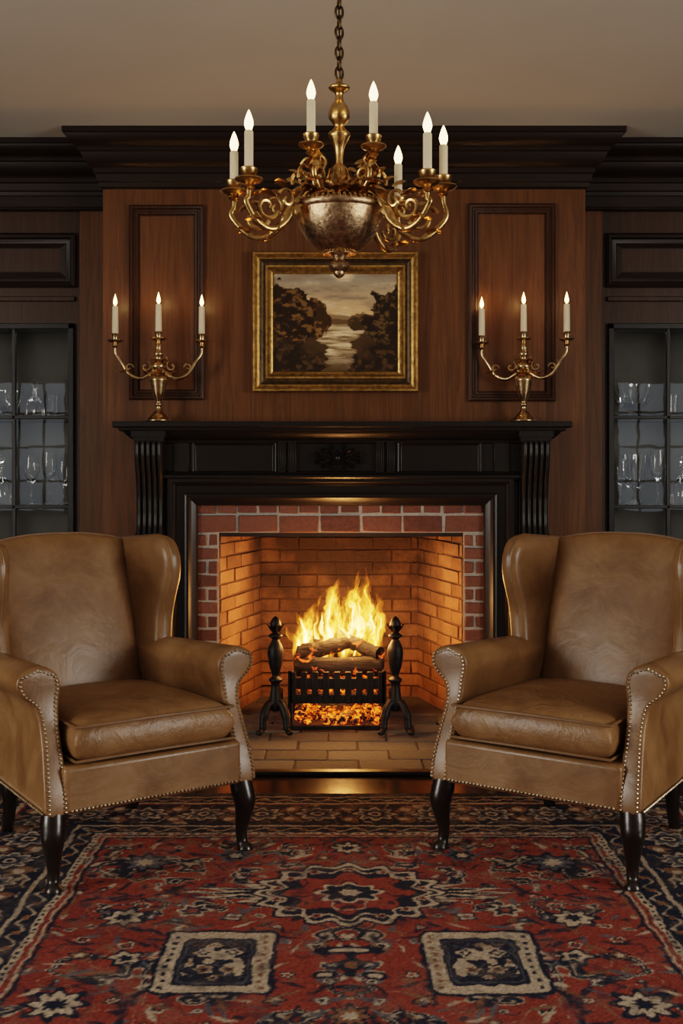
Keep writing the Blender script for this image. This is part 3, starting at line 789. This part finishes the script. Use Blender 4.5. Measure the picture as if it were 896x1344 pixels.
        for k in range(14):
            a=k*2*pi/14+.2; 
            if math.cos(a)>=-.01: rosette(.21*math.cos(a),cy+.185*math.sin(a),.015,cream,red,navy,5)
    def rbox(cx_,cy_,a,bb_,r):
        qx=np.abs(ax-cx_)-a+r; qy=np.abs(Yn-cy_)-bb_+r
        return np.sqrt(np.maximum(qx,0)**2+np.maximum(qy,0)**2)+np.minimum(np.maximum(qx,qy),0)-r
    for cy in(2.78,1.72):
        cb=.325
        put(sm(rbox(cb,cy,.146,.185,.03)),navy); put(sm(rbox(cb,cy,.134,.172,.025)),cream); put(sm(rbox(cb,cy,.094,.134,.02)),navy)
        # worn greek-key on the cream band
        bandm=sm(rbox(cb,cy,.128,.166,.02))*(1-sm(rbox(cb,cy,.099,.139,.02)))
        put(bandm*sm(np.abs(fbm(ax*28,Yn*28,171,2)-.5)-.03,.02),rust,.55)
        put(sm(rbox(cb,cy,.086,.122,.02)),grey,.6); put(sm(rbox(cb,cy,.080,.115,.02)),navy)
        inn=sm(rbox(cb,cy,.074,.108,.02))
        n8=fbm(ax*26+5,Yn*22,181,2)
        put(inn*sm(.60-n8,.02),cream,.9); put(inn*sm(np.abs(n8-.42)-.02,.02),grey,.9); put(inn*sm(np.abs(n6-.5)-.010,.01),rust,.8)
        for s_ in(-1,1):
            rosette(cb+s_*.038,cy+.045,.022,cream,navy,cream,4); rosette(cb+s_*.03,cy-.05,.020,cream,rust,navy,5)
            rosette(cb,cy+s_*.092,.014,rust,cream,navy,6)
        for q in range(-4,5): put(sm(rbox(cb-.115,cy+q*.036,.006,.009,.002)),rust); put(sm(rbox(cb+.115,cy+q*.036,.006,.009,.002)),navy)
        put(sm(rbox(0,cy+.06,.09,.022,.02)),navy); put(sm(rbox(0,cy,.014,.09,.01)),navy); put(sm(rbox(.06,cy-.08,.03,.02,.018)),navy); put(sm(rbox(.06,cy-.08,.016,.009,.008)),cream)
        put(sm(rbox(0,cy+.06,.05,.009,.008)),cream); put(sm(rbox(0,cy-.02,.035,.035,.03)),navy); put(sm(rbox(0,cy-.02,.018,.018,.015)),rust)
    rosette(.62,3.48,.075,navy,grey,cream,8); rosette(.60,3.05,.06,navy,cream,navy,7); rosette(.66,2.55,.07,navy,cream,navy,8); rosette(.35,3.55,.05,grey,navy,cream,6); rosette(.0,3.62,.055,navy,cream,navy,8)
    rosette(.0,2.50,.05,navy,rust,cream,8); rosette(.42,3.1,.04,cream,navy,red,6); rosette(.55,2.80,.045,navy,cream,navy,5)
    put(sm(np.abs(e+.03)-.005),navy); put(sm(np.abs(e+.018)-.0035),cream,.8)
    inb=(e>0)
    far=(Yn-y1>ax-hw)|(y0-Yn>ax-hw)
    q=np.where(far,Xn,Yn); 
    def band(a,c,col,al=1): put(sm(a-e)*sm(e-c),col,al)
    band(0,.6,navy)
    band(.0,.022,cream); 
    put(inb*sm(np.abs(e-.011)-.005)*(np.mod(q,.03)<.014),navy)
    band(.022,.085,navy)
    put(inb*sm(np.abs(e-.053-.016*np.sin(q*2*pi/.10))-.005),cream,.8)
    put(inb*(((np.mod(q,.10)-.05)**2+(e-.053)**2)<.014**2),rust)
    band(.085,.10,cream,.85); band(.10,.112,navy)
    P=.20; qm=np.mod(q,P)-P/2; em_=e-.225
    R=np.sqrt(qm**2+em_**2); A=np.arctan2(em_,qm)
    n3=fbm(q*12,e*12,61,2); n4=fbm(q*16+7,e*16,71,2)
    mb=(e>.118)&(e<.335)
    put(mb*sm(np.abs(n3-.5)-.022,.012),cream,.75); put(mb*sm(np.abs(n4-.5)-.014,.012),rust,.8)
    put(mb*sm(R-.075*(1+.2*np.cos(8*A))),navy); put(mb*sm(R-.064*(1+.2*np.cos(8*A))),cream); put(mb*sm(R-.052*(1+.2*np.cos(8*A))),grey); put(mb*sm(R-.036),navy); put(mb*sm(R-.022),cream); put(mb*sm(R-.013),navy)
    qm2=np.mod(q+P/2,P)-P/2
    for s_ in(-1,1):
        R2=np.sqrt((qm2)**2+(em_-s_*.055)**2); A2=np.arctan2(em_,qm2)
        put(mb*sm(R2-.034*(1+.3*np.cos(5*A2))),rust); put(mb*sm(R2-.017),cream)
    band(.335,.345,red2); band(.345,.36,cream,.85)
    band(.362,.425,navy)
    put(inb*sm(np.abs(e-.393-.014*np.sin(q*2*pi/.08))-.005)*(e<.425),cream,.8)
    put(inb*(((np.mod(q+.02,.08)-.04)**2+(e-.393)**2)<.012**2),rust)
    band(.425,.437,cream,.8); band(.437,.6,navy)
    put(inb*(e>.44)*sm(np.abs(n4-.5)-.02,.012),rust,.6)
    jit=1+rng.normal(0,.17,X.shape); C*=np.clip(jit,.5,1.6)[...,None]
    w=np.clip((fbm(X*14,Y*14,81,4)-.52)*5,0,1)*rng.uniform(0,1,X.shape); put(w,(.20,.15,.12),.45)
    w2=np.clip((fbm(X*22,Y*22,85,3)-.60)*6,0,1); put(w2,navy,.5)
    Z=.012+rng.normal(0,.0006,X.shape)
    Z[0,:]=Z[-1,:]=.0005; Z[:,0]=Z[:,-1]=.0005
    o=grid_mesh('persian_rug',X+cx,Y,Z,C,M_rug)
rug()

# ------------------------------------------------------------------ painting
PT=empty('framed_landscape_painting',(0,0,0))
px0=(332-448)/272;px1=(548-448)/272;pz1=1.2+(620-333)/272;pz0=1.2+(620-515)/272
b=MB(); b.ringpanel(px0,px1,pz0,pz1,YB-.001,[(0,0),(0,.05),(.004,.056),(.012,.058),(.018,.052),(.024,.046),(.028,.048),(.034,.046)],False,0)
b.ringpanel(px0+.034,px1-.034,pz0+.034,pz1-.034,YB-.001,[(0,.046),(.010,.038),(.022,.034),(.036,.034)],False,1)
b.ringpanel(px0+.060,px1-.060,pz0+.060,pz1-.060,YB-.001,[(0,.034),(.004,.046),(.012,.046),(.018,.036),(.026,.028),(.036,.024),(.042,.012)],False,0)
b.obj('gilt_frame',[M_goldf,M_goldd],PT,angle=25)
ix0,ix1,iz0,iz1=px0+.10,px1-.10,pz0+.10,pz1-.10
nx,nz=340,260
U,V=np.meshgrid(np.linspace(0,1,nx),np.linspace(0,1,nz))
def mixc(C,m_,c): m_=np.clip(m_,0,1)[...,None]; return C*(1-m_)+np.array(c)*m_
t=np.clip((V-.50)/.45,0,1)[...,None]; C=np.array([.90,.52,.22])*(1-t)+np.array([.34,.28,.20])*t
cl=fbm(U*3.5,V*10,301,5); C=mixc(C,(cl-.5)*5*(V>.5),(.90,.66,.40)); C=mixc(C,(.44-cl)*5,(.28,.20,.135))
hill=.56+.03*fbm(U*6,U*0,311)+.02*np.sin(U*5); C=mixc(C,(hill-V)*60,(.30,.18,.085))
hill2=.53+.03*fbm(U*14,U*0,313); C=mixc(C,(hill2-V)*60,(.14,.08,.034))
C=mixc(C,(.47-V)*40,(.075,.04,.016))
rc=.50+.05*np.sin(V*9); rw=np.interp(V,[0,.15,.3,.40,.47,.5],[.12,.10,.13,.24,.30,.05])
riv=np.clip((rw-np.abs(U-rc+(fbm(U*6,V*20,321)-.5)*.14))*30,0,1)*(V<.485)
rc_=fbm(U*7,V*45,331); C=mixc(C,riv,(.52,.35,.18)); C=mixc(C,riv*(rc_-.45)*5,(.90,.66,.40)); C=mixc(C,riv*(.45-rc_)*6,(.20,.13,.06))
C=mixc(C,riv*(.22-V)*5,(.12,.07,.03))
def trees(C,cu,cv,rad,top,seed,dark,lite,mid):
    n=fbm(U*10,V*10,seed,5)
    d=((U-cu)/rad)**2+((V-cv)/(top))**2
    mk=np.clip((1+.9*(n-.5)*2-d)*9,0,1)
    C=mixc(C,mk,dark); n2=fbm(U*24,V*28,seed+5,4)
    C=mixc(C,mk*np.clip((n2-.46)*5,0,1)*.8,mid); return mixc(C,mk*np.clip((n2-.58)*9,0,1)*.8,lite)
C=trees(C,.72,.50,.14,.10,421,(.06,.034,.013),(.28,.15,.055),(.12,.068,.025))
C=trees(C,.34,.52,.12,.22,431,(.050,.024,.008),(.32,.16,.05),(.13,.062,.02))
C=trees(C,.10,.55,.25,.38,401,(.026,.013,.006),(.22,.11,.035),(.085,.044,.016))
C=trees(C,.95,.50,.20,.40,411,(.024,.014,.007),(.15,.085,.032),(.065,.038,.014))
low=np.clip((.26-V+.25*(fbm(U*8,V*8,441)-.5)+.35*np.clip(np.abs(U-rc)-.16,0,1))*8,0,1)*(1-riv*.8); n7=fbm(U*20,V*20,445); C=mixc(C,low,(.024,.014,.007)); C=mixc(C,low*(n7-.5)*5,(.09,.048,.018))
Xg=ix0+U*(ix1-ix0); Zg=iz0+V*(iz1-iz0)
grid_mesh('canvas',Xg,np.full_like(Xg,YB-.014),Zg,C,M_canvas,PT)

# ------------------------------------------------------------------ candelabra
def flame(b,p,s=1,mi=0):
    b.lathe(smprof([(0,0),(.0045*s,.004*s),(.0075*s,.012*s),(.0055*s,.024*s),(.0022*s,.036*s),(.0,.045*s)],3),10,M=Matrix.Translation(p),mi=mi)
def candelabra(x,rz,y=5.392):
    z0=1.4385; e=empty('candelabra',(x,y,z0),rz)
    b=MB()
    b.lathe(smprof([(.060,0),(.062,.008),(.052,.016),(.040,.026),(.028,.040),(.016,.052),(.012,.07),(.018,.082),(.012,.092),(.017,.105),(.030,.14),(.040,.185),(.043,.20),(.034,.214),(.018,.222),(.016,.232),(.032,.25),(.036,.265),(.022,.282),(.015,.30),(.023,.32),(.015,.338),(.014,.36),(.0,.365)],3),28)
    def cup(p):
        b.lathe([(.006,-.028),(.015,-.018),(.010,-.006),(.028,.0),(.036,.007),(.034,.011),(.014,.009),(.015,.030),(.019,.037),(.017,.041),(.0,.041)],20,M=Matrix.Translation(p))
    cup((0,0,.385)); tips=[(0,0,.425)]
    for sx in(-1,1):
        yo=-.035*sx
        pts=cr([(0,0,.26),(sx*.04,yo*.2,.225),(sx*.085,yo*.5,.205),(sx*.135,yo*.8,.225),(sx*.17,yo,.28),(sx*.197,yo,.32),(sx*.200,yo,.355)],7)
        b.tube(pts,[.0105-.004*i/len(pts) for i in range(len(pts))],8)
        b.tube([(sx*(.06+.026*(1-t/7)*math.cos(t+2)),yo*.4,.262+.026*(1-t/7)*math.sin(t+2)) for t in np.linspace(0,6,26)],.0055,6)
        b.tube([(sx*(.135-.020*(1-t/7)*math.cos(t)),yo*.8,.256+.020*(1-t/7)*math.sin(t)) for t in np.linspace(0,6,26)],.0045,6)
        for (lx,lz,ang) in((.03,.235,.5),(.05,.228,.3),(.10,.212,-.2),(.15,.25,-.9),(.03,.27,-1.0)):
            leaf(b,Mt((sx*lx,yo*.6,lz),0,ang if sx>0 else -ang,0 if sx>0 else pi),.05,.026,.8)
        cup((sx*.200,yo,.375)); tips.append((sx*.200,yo,.415))
    for k in range(8): leaf(b,Mt((0,0,.215),0,-.9,k*pi/4),.055,.028,-.7)
    for k in range(8): leaf(b,Mt((0,0,.30),0,.6,k*pi/4+.3),.05,.024,.7)
    b.obj('cast_body',M_silver,e,angle=50)
    c=MB(); fl=MB()
    for i,t in enumerate(tips):
        h=.128
        c.lathe([(.0150,0),(.0145,h*.5),(.0135,h),(.010,h+.002),(0,h)],14,M=Matrix.Translation(t))
        c.tube([(t[0],t[1],t[2]+h),(t[0],t[1],t[2]+h+.008)],.0012,5,mi=1)
        flame(fl,(t[0],t[1],t[2]+h+.004),1.25)
        plight('candle_light',(t[0],t[1],t[2]+h+.03),6.5,(1,.53,.20),.008,e)
    c.obj('taper_candles',[M_wax,M_iron],e); fl.obj('candle_flames',M_bulb,e)
candelabra(xx(208,278.2),math.radians(12)); candelabra(xx(687,278.2),math.radians(-12))

# ------------------------------------------------------------------ chandelier
CHX=(445-448)/413; CHY=3.63
CH=empty('chandelier',(CHX,CHY,0))
def zc(p): return 1.2+(620-p)/413
b=MB()
b.lathe(smprof([(.0,zc(103)),(.010,zc(105)),(.012,zc(110)),(.032,zc(114)),(.030,zc(118)),(.013,zc(123)),(.014,zc(132)),(.026,zc(140)),(.033,zc(150)),(.030,zc(158)),(.016,zc(166)),(.020,zc(170)),(.034,zc(176)),(.028,zc(184)),(.015,zc(196)),(.011,zc(215)),(.018,zc(224)),(.036,zc(232)),(.03,zc(242)),(.015,zc(250)),(.02,zc(268)),(.03,zc(272))][::-1],3),24,fl=(8,.04))
b.obj('turned_stem',M_brass,CH,angle=60)
b=MB()
b.lathe([(.10,zc(266)),(.145,zc(270)),(.148,zc(273)),(.145,zc(277)),(.139,zc(279)),(.136,zc(288)),(.126,zc(300)),(.106,zc(314)),(.080,zc(324)),(.062,zc(329)),(.052,zc(331)),(.050,zc(334)),(.024,zc(336)),(.018,zc(341)),(.030,zc(345)),(.034,zc(350)),(.030,zc(354)),(.018,zc(357)),(.018,zc(360)),(.010,zc(364)),(.0,zc(366))][::-1],48)
M_bowl=simple('engraved_bronze',(.42,.28,.165),.36,1,60,.45,.6)
b.obj('bowl_and_finial',M_bowl,CH,angle=40)
b=MB()
for i in range(56):
    a=2*pi*i/56; b.sphere((.147*math.cos(a),.147*math.sin(a),zc(270)+.003),.006,6,4)
for i in range(30):
    a=2*pi*i/30; b.sphere((.052*math.cos(a),.052*math.sin(a),zc(332)),.005,6,4)
def pan(M,r,z,s=1.0):
    b.lathe([(.006*s,-.024),(.017*s,-.014),(.010*s,-.005),(.032*s,.002),(.040*s,.010),(.038*s,.014),(.015*s,.011),(.014*s,.020),(.023*s,.030),(.025*s,.042),(.021*s,.046),(.0,.046)],20,M=M@Matrix.Translation((r,0,z)))
arms=[(-147,.325,-.025,.115),(-35,.325,-.035,.115),(5,.335,.005,.100),(178,.335,-.015,.095),(50,.310,-.015,.115),(85,.31,-.06,.10)]
tips=[]
for (ad_,Rr,dz,ch) in arms:
    a=math.radians(ad_); M=Matrix.Rotation(a,4,'Z')
    pts=cr([(.03,0,2.07),(.10,0,2.085),(.155,0,2.04),(.195,0,1.975),(.245,0,1.945),(.295,0,1.962),(Rr+.008,0,2.015),(Rr,0,2.06+dz),(Rr,0,2.085+dz)],7)
    b.tube(pts,[.0125-.004*i/len(pts) for i in range(len(pts))],9,M=M)
    b.tube([(.262+.040*(1-t/8)*math.cos(t+3.4),0,2.012+.040*(1-t/8)*math.sin(t+3.4)) for t in np.linspace(0,7,32)],.0068,7,M=M)
    b.tube([(.20+.030*(1-t/8)*math.cos(t+.4),0.012,2.040+.034*(1-t/8)*math.sin(t+.4)) for t in np.linspace(0,7,32)],.006,7,M=M)
    b.tube([(.12+.032*(1-t/8)*math.cos(t-.4),0.0,2.13+.036*(1-t/8)*math.sin(t-.4)) for t in np.linspace(0,7,32)],.006,7,M=M)
    b.tube(cr([(.05,0,2.06),(.08,.02,2.12),(.07,.03,2.17),(.10,.03,2.19),(.12,.02,2.175)],6),.005,6,M=M)
    for (lx,lz,ry,L,rz_) in((.10,2.09,-.5,.07,.5),(.10,2.09,-.5,.07,-.5),(.16,2.04,.5,.06,.7),(.16,2.04,.5,.06,-.7),(.21,1.97,.2,.06,0),(.28,1.97,-.6,.06,.6),(.28,1.97,-.6,.06,-.6),(.32,2.03,-1.2,.05,2.6),(.05,2.12,-1.1,.08,0),(.06,2.17,-.9,.06,.8),(.04,2.09,-.7,.07,-.9),(.24,2.05,-.9,.05,0),(.20,2.08,-1.0,.05,.5),(.13,2.12,-1.0,.06,-.4)):
        leaf(b,M@Mt((lx,0,lz),random.uniform(-.5,.5),ry,rz_),L,.040,-.8,lobes=1)
    pan(M,Rr,2.10+dz,1.1)
    tips.append((M@Vector((Rr,0,2.143+dz)),ch))
for (ad_,Rr) in((-125,.150),(-45,.150)):
    a=math.radians(ad_); M=Matrix.Rotation(a,4,'Z')
    b.tube(cr([(.02,0,2.10),(.06,0,2.07),(.11,0,2.085),(.135,0,2.13),(.115,0,2.17),(.13,0,2.18),(Rr,0,2.195)],7),.009,8,M=M)
    b.tube([(.10+.032*(1-t/8)*math.cos(t-1.2),0,2.125+.032*(1-t/8)*math.sin(t-1.2)) for t in np.linspace(0,7,32)],.006,7,M=M)
    for (lx,lz,ry,L,rz_) in((.11,2.10,-.6,.07,.5),(.11,2.10,-.6,.07,-.5),(.12,2.16,-1.2,.06,.2),(.10,2.08,.4,.06,0),(.14,2.17,.4,.04,1.2),(.14,2.17,.4,.04,-1.2)):
        leaf(b,M@Mt((lx,0,lz),random.uniform(-.5,.5),ry,rz_),L,.036,-.8,lobes=1)
    pan(M,Rr,2.195,1.0); tips.append((M@Vector((Rr,0,2.238)),.105))
for k in range(10):
    a=k*2*pi/10+.2
    leaf(b,Mt((.02*math.cos(a),.02*math.sin(a),zc(248)),0,-1.0,a),.09,.038,.9,lobes=1)
    leaf(b,Mt((.02*math.cos(a+.3),.02*math.sin(a+.3),zc(262)),0,-.4,a+.3),.13,.045,-.6,lobes=1)
    leaf(b,Mt((.08*math.cos(a+.1),.08*math.sin(a+.1),zc(262)),0,-.9,a+.1),.07,.04,-.9,lobes=1)
b.obj('scroll_arms',M_brass,CH,angle=50)
c=MB(); fl=MB()
for i,(t,h) in enumerate(tips):
    c.lathe([(.0135,0),(.0135,h-.004),(.011,h),(0,h)],16,M=Matrix.Translation(t))
    fl.lathe(smprof([(0.008,0),(.011,.008),(.0140,.020),(.012,.034),(.006,.052),(.0,.064)],3),14,M=Matrix.Translation((t.x,t.y,t.z+h)))
    plight('bulb_light',(t.x,t.y,t.z+h+.03),2.0,(1,.70,.42),.012,CH)
c.obj('candle_sleeves',M_wax,CH); fl.obj('flame_bulbs',M_bulbg,CH)
b=MB(); z=zc(104); k=0
while z<CZ-.03:
    M=Matrix.Translation((0,0,z+.017))@Matrix.Rotation(pi/2*(k%2)+.3,4,'Z')
    b.tube([(.0120*math.cos(t),0,.021*math.sin(t)) for t in np.linspace(0,2*pi,17)[:-1]],.0042,7,closed=True,M=M)
    z+=.0325; k+=1
b.lathe([(.06,CZ-.001),(.058,CZ-.01),(.03,CZ-.03),(.008,CZ-.04),(0,CZ-.04)],24)
b.tube([(.003,0,zc(104)),(-.003,0,CZ-.02)],.0025,6)
b.obj('chain',M_chain,CH,angle=60)

# ------------------------------------------------------------------ armchairs
AZ=[.225,.26,.30,.35,.40,.45,.49,.522,.540,.556,.576,.594,.613,.627,.636,.641]
AL=[.275,.275,.275,.275,.275,.274,.272,.270,.268,.265,.262,.264,.272,.286,.303,.322]
AR=[.347,.347,.345,.341,.336,.332,.334,.343,.360,.380,.393,.396,.390,.376,.358,.338]
AD=[.0,.002,.010,.027,.048,.070,.084,.090,.092,.093,.093,.093,.093,.094,.096,.098]
def armchair(loc,rz):
    e=empty('wingback_armchair',loc,rz)
    for sx in(-1,1):
        b=MB(); K=len(AZ); rings=[]
        fs=[0,0,.012,.1,.2,.3,.4,.5,.6,.7,.8,.9,1]
        v=[]
        for ri,f in enumerate(fs):
            ring=[]
            for side in(0,1):
                ks=range(K) if side==0 else range(K-1,-1,-1)
                for k in ks:
                    L,R=AL[k],AR[k]; mid=(L+R)/2
                    x=L if side==0 else R
                    d=AD[k]*(1-f)+.64*f
                    z=AZ[k]
                    if ri==0: x=x+(mid-x)*min(1,.007/max(1e-3,abs(x-mid))); d=AD[k]; z=z+(-.007 if k>K-4 else 0)
                    if ri==1: d=AD[k]+.006
                    if ri==2: d=AD[k]+.02
                    x-=.035*f; 
                    if z>.5: z-=(.020*f)*((z-.5)/.15)
                    ring.append((sx*x,d,z))
            rings.append(ring); v+=ring
        n=2*K; f_=[]
        for r in range(len(fs)-1):
            for i in range(n):
                j=(i+1)%n; f_.append((r*n+i,r*n+j,(r+1)*n+j,(r+1)*n+i))
        for r in(0,len(fs)-1):
            for k in range(K-1):
                a,b2=r*n+k,r*n+k+1; c2,d2=r*n+(n-1-k-1),r*n+(n-1-k); f_.append((a,b2,c2,d2))
        b.add(v,f_)
        o=b.obj('arm',M_leather,e,angle=60)
        sm=o.modifiers.new('s','SUBSURF'); sm.levels=1; sm.render_levels=2
    b=MB()
    b.box(-.290,.290,-.002,.60,.226,.362)
    o=b.obj('seat_rail',M_leather,e,bevel=.014)
    o.modifiers['bevel'].segments=4
    b=MB()
    def Pc(u,w):
        hw=.262-.018*w; x=(u-.5)*2*hw
        return (x,-.008+.57*w-.018*(1-(2*u-1)**2)*(1-w),.423+.006*math.sin(pi*u)*1)
    b.pillow(Pc,(0,0,1),.061,34,34,16,16,crown=.026)
    b.obj('seat_cushion',M_leather2,e,angle=70)
    b=MB()
    for zo in(.050,-.048):
        path=[]
        for i in range(25): path.append((i/24,0))
        for i in range(1,25): path.append((1,i/24))
        for i in range(1,25): path.append((1-i/24,1))
        for i in range(1,24): path.append((0,1-i/24))
        pts=[]
        for (u,w) in path:
            p=Vector(Pc(.006+.988*u,.006+.988*w)); 
            pts.append((p.x,p.y,p.z+zo))
        b.tube(pts,.0045,6,closed=True)
    b.obj('cushion_piping',M_piping,e)
    b=MB()
    def topz(u): a=abs(2*u-1); return .985-.030*a**2.5
    def Pk(u,w):
        hw=lerp1(w,[0,.35,.7,1],[.245,.25,.262,.25]); x=(u-.5)*2*hw
        z=.225+w*(topz(u)-.225)
        return (x,.60+.175*max(0,(z-.35))/.6*1.0,z)
    nb=Vector((0,-1,.22)).normalized()
    b.pillow(Pk,nb,.052,28,36,14,26,crown=.024)
    b.obj('back',M_leather,e,angle=70)
    b=MB()
    pts=[Vector(Pk(u,.995))+nb*.02 for u in np.linspace(.02,.98,30)]
    b.tube(pts,.004,6)
    pts=[Vector(Pk(u,.995))-nb*.03 for u in np.linspace(.02,.98,30)]
    b.tube(pts,.004,6); b.obj('back_piping',M_piping,e)
    wz=[.48,.56,.62,.70,.76,.82,.87,.91,.94,.962,.975,.982]
    wd=[.47,.495,.515,.515,.50,.478,.468,.470,.484,.508,.545,.60]
    for sx in(-1,1):
        b=MB()
        def Pw(u,w):
            w2=w
            z=.48+(.982-.48)*w2; df=lerp1(z,wz,wd); db=.655+.175*max(0,z-.35)/.6
            d=db+(df-db)*u
            x=.250+.062*u**1.2*lerp1(z,[.48,.6,.85,.98],[.75,.7,1,.9])
            zt=z - .02*(1-u)*max(0,(z-.9)/.08)
            return (sx*x,d,zt)
        b.pillow(Pw,Vector((-sx,-.12,0)).normalized(),.033,22,40,16,22,crown=.004)
        b.obj('wing',M_leather,e,angle=70)
        b=MB()
        pts=[]
        for w in np.linspace(.16,.97,40):
            pts.append(Vector(Pw(.985,w))+Vector((-sx*.012,-.004,0)))
        b.tube(pts,.0035,6); b.obj('wing_piping',M_piping,e)
    b=MB()
    for sx in(-1,1):
        b.tube(cr([(sx*.308,.036,.235),(sx*.312,.030,.20),(sx*.316,.022,.165),(sx*.314,.026,.12),(sx*.310,.033,.07),(sx*.312,.030,.035),(sx*.316,.020,.014),(sx*.316,.020,.0)],4),
          list(np.interp(np.linspace(0,7,29),[0,1,2,3,4,5,6,7],[.034,.037,.035,.026,.018,.017,.025,.024])),14)
        b.tube(cr([(sx*.235,.585,.235),(sx*.235,.59,.17),(sx*.23,.61,.09),(sx*.225,.65,.0)],6),list(np.interp(np.linspace(0,3,19),[0,1,2,3],[.030,.028,.022,.020])),8)
    b.obj('legs',M_legs,e,angle=60)
    b=MB()
    def nails(path,step=.0125,r=.0045):
        P=[Vector(p) for p in path]; acc=0
        for i in range(len(P)-1):
            seg=(P[i+1]-P[i]); L=seg.length
            while acc<L:
                b.sphere(P[i]+seg*(acc/L),r,7,4); acc+=step
            acc-=L
    for sx in(-1,1):
        pts=[]
        K=len(AZ)
        for k in range(K): pts.append((sx*(AL[k]+.012),AD[k]-.001,AZ[k]-(.012 if k>K-4 else 0)+(.012 if k==0 else 0)))
        for k in range(K-1,-1,-1): pts.append((sx*(AR[k]-.012),AD[k]-.001,AZ[k]-(.012 if k>K-4 else 0)+(.012 if k==0 else 0)))
        nails(cr(pts,3))
        nails([(sx*.349,.02,.237),(sx*.315,.62,.237)])
    nails([(-.27,-.0045,.238),(.27,-.0045,.238)])
    b.obj('nailhead_trim',M_nail,e)
armchair((-.548,3.405,0),math.radians(36)); armchair((.560,3.425,0),math.radians(-35))

# ------------------------------------------------------------------ lights, world, camera
def area(name,loc,rot,sx,sy,e,col):
    L=bpy.data.lights.new(name,'AREA'); L.shape='RECTANGLE'; L.size=sx; L.size_y=sy; L.energy=e; L.color=col
    o=bpy.data.objects.new(name,L); COL.objects.link(o); o.location=loc; o.rotation_euler=rot; return o
area('side_fill',(-RX-.3,.7,1.55),(0,-pi/2,0),2.0,2.4,265,(1,.93,.83))  # unseen area lamp added behind the left opening to light chairs and rug
area('side_fill',(RX+.3,.7,1.55),(0,pi/2,0),2.0,2.4,265,(1,.93,.83))  # matching added area lamp on the right, also out of view
w=bpy.data.worlds.new('overcast'); SC.world=w; w.use_nodes=True
bg=w.node_tree.nodes['Background']; bg.inputs[0].default_value=(.93,.96,1,1); bg.inputs[1].default_value=1.0
cam=bpy.data.cameras.new('camera'); co=bpy.data.objects.new('camera',cam); COL.objects.link(co)
cam.sensor_fit='VERTICAL'; cam.sensor_height=36; cam.lens=1500/1344*36; cam.shift_y=-52/1344; cam.clip_start=.05
co.location=(0,0,1.2); co.rotation_euler=(pi/2,0,0)
SC.camera=co
SC.view_settings.view_transform='Filmic'
SC.view_settings.look='Medium High Contrast'
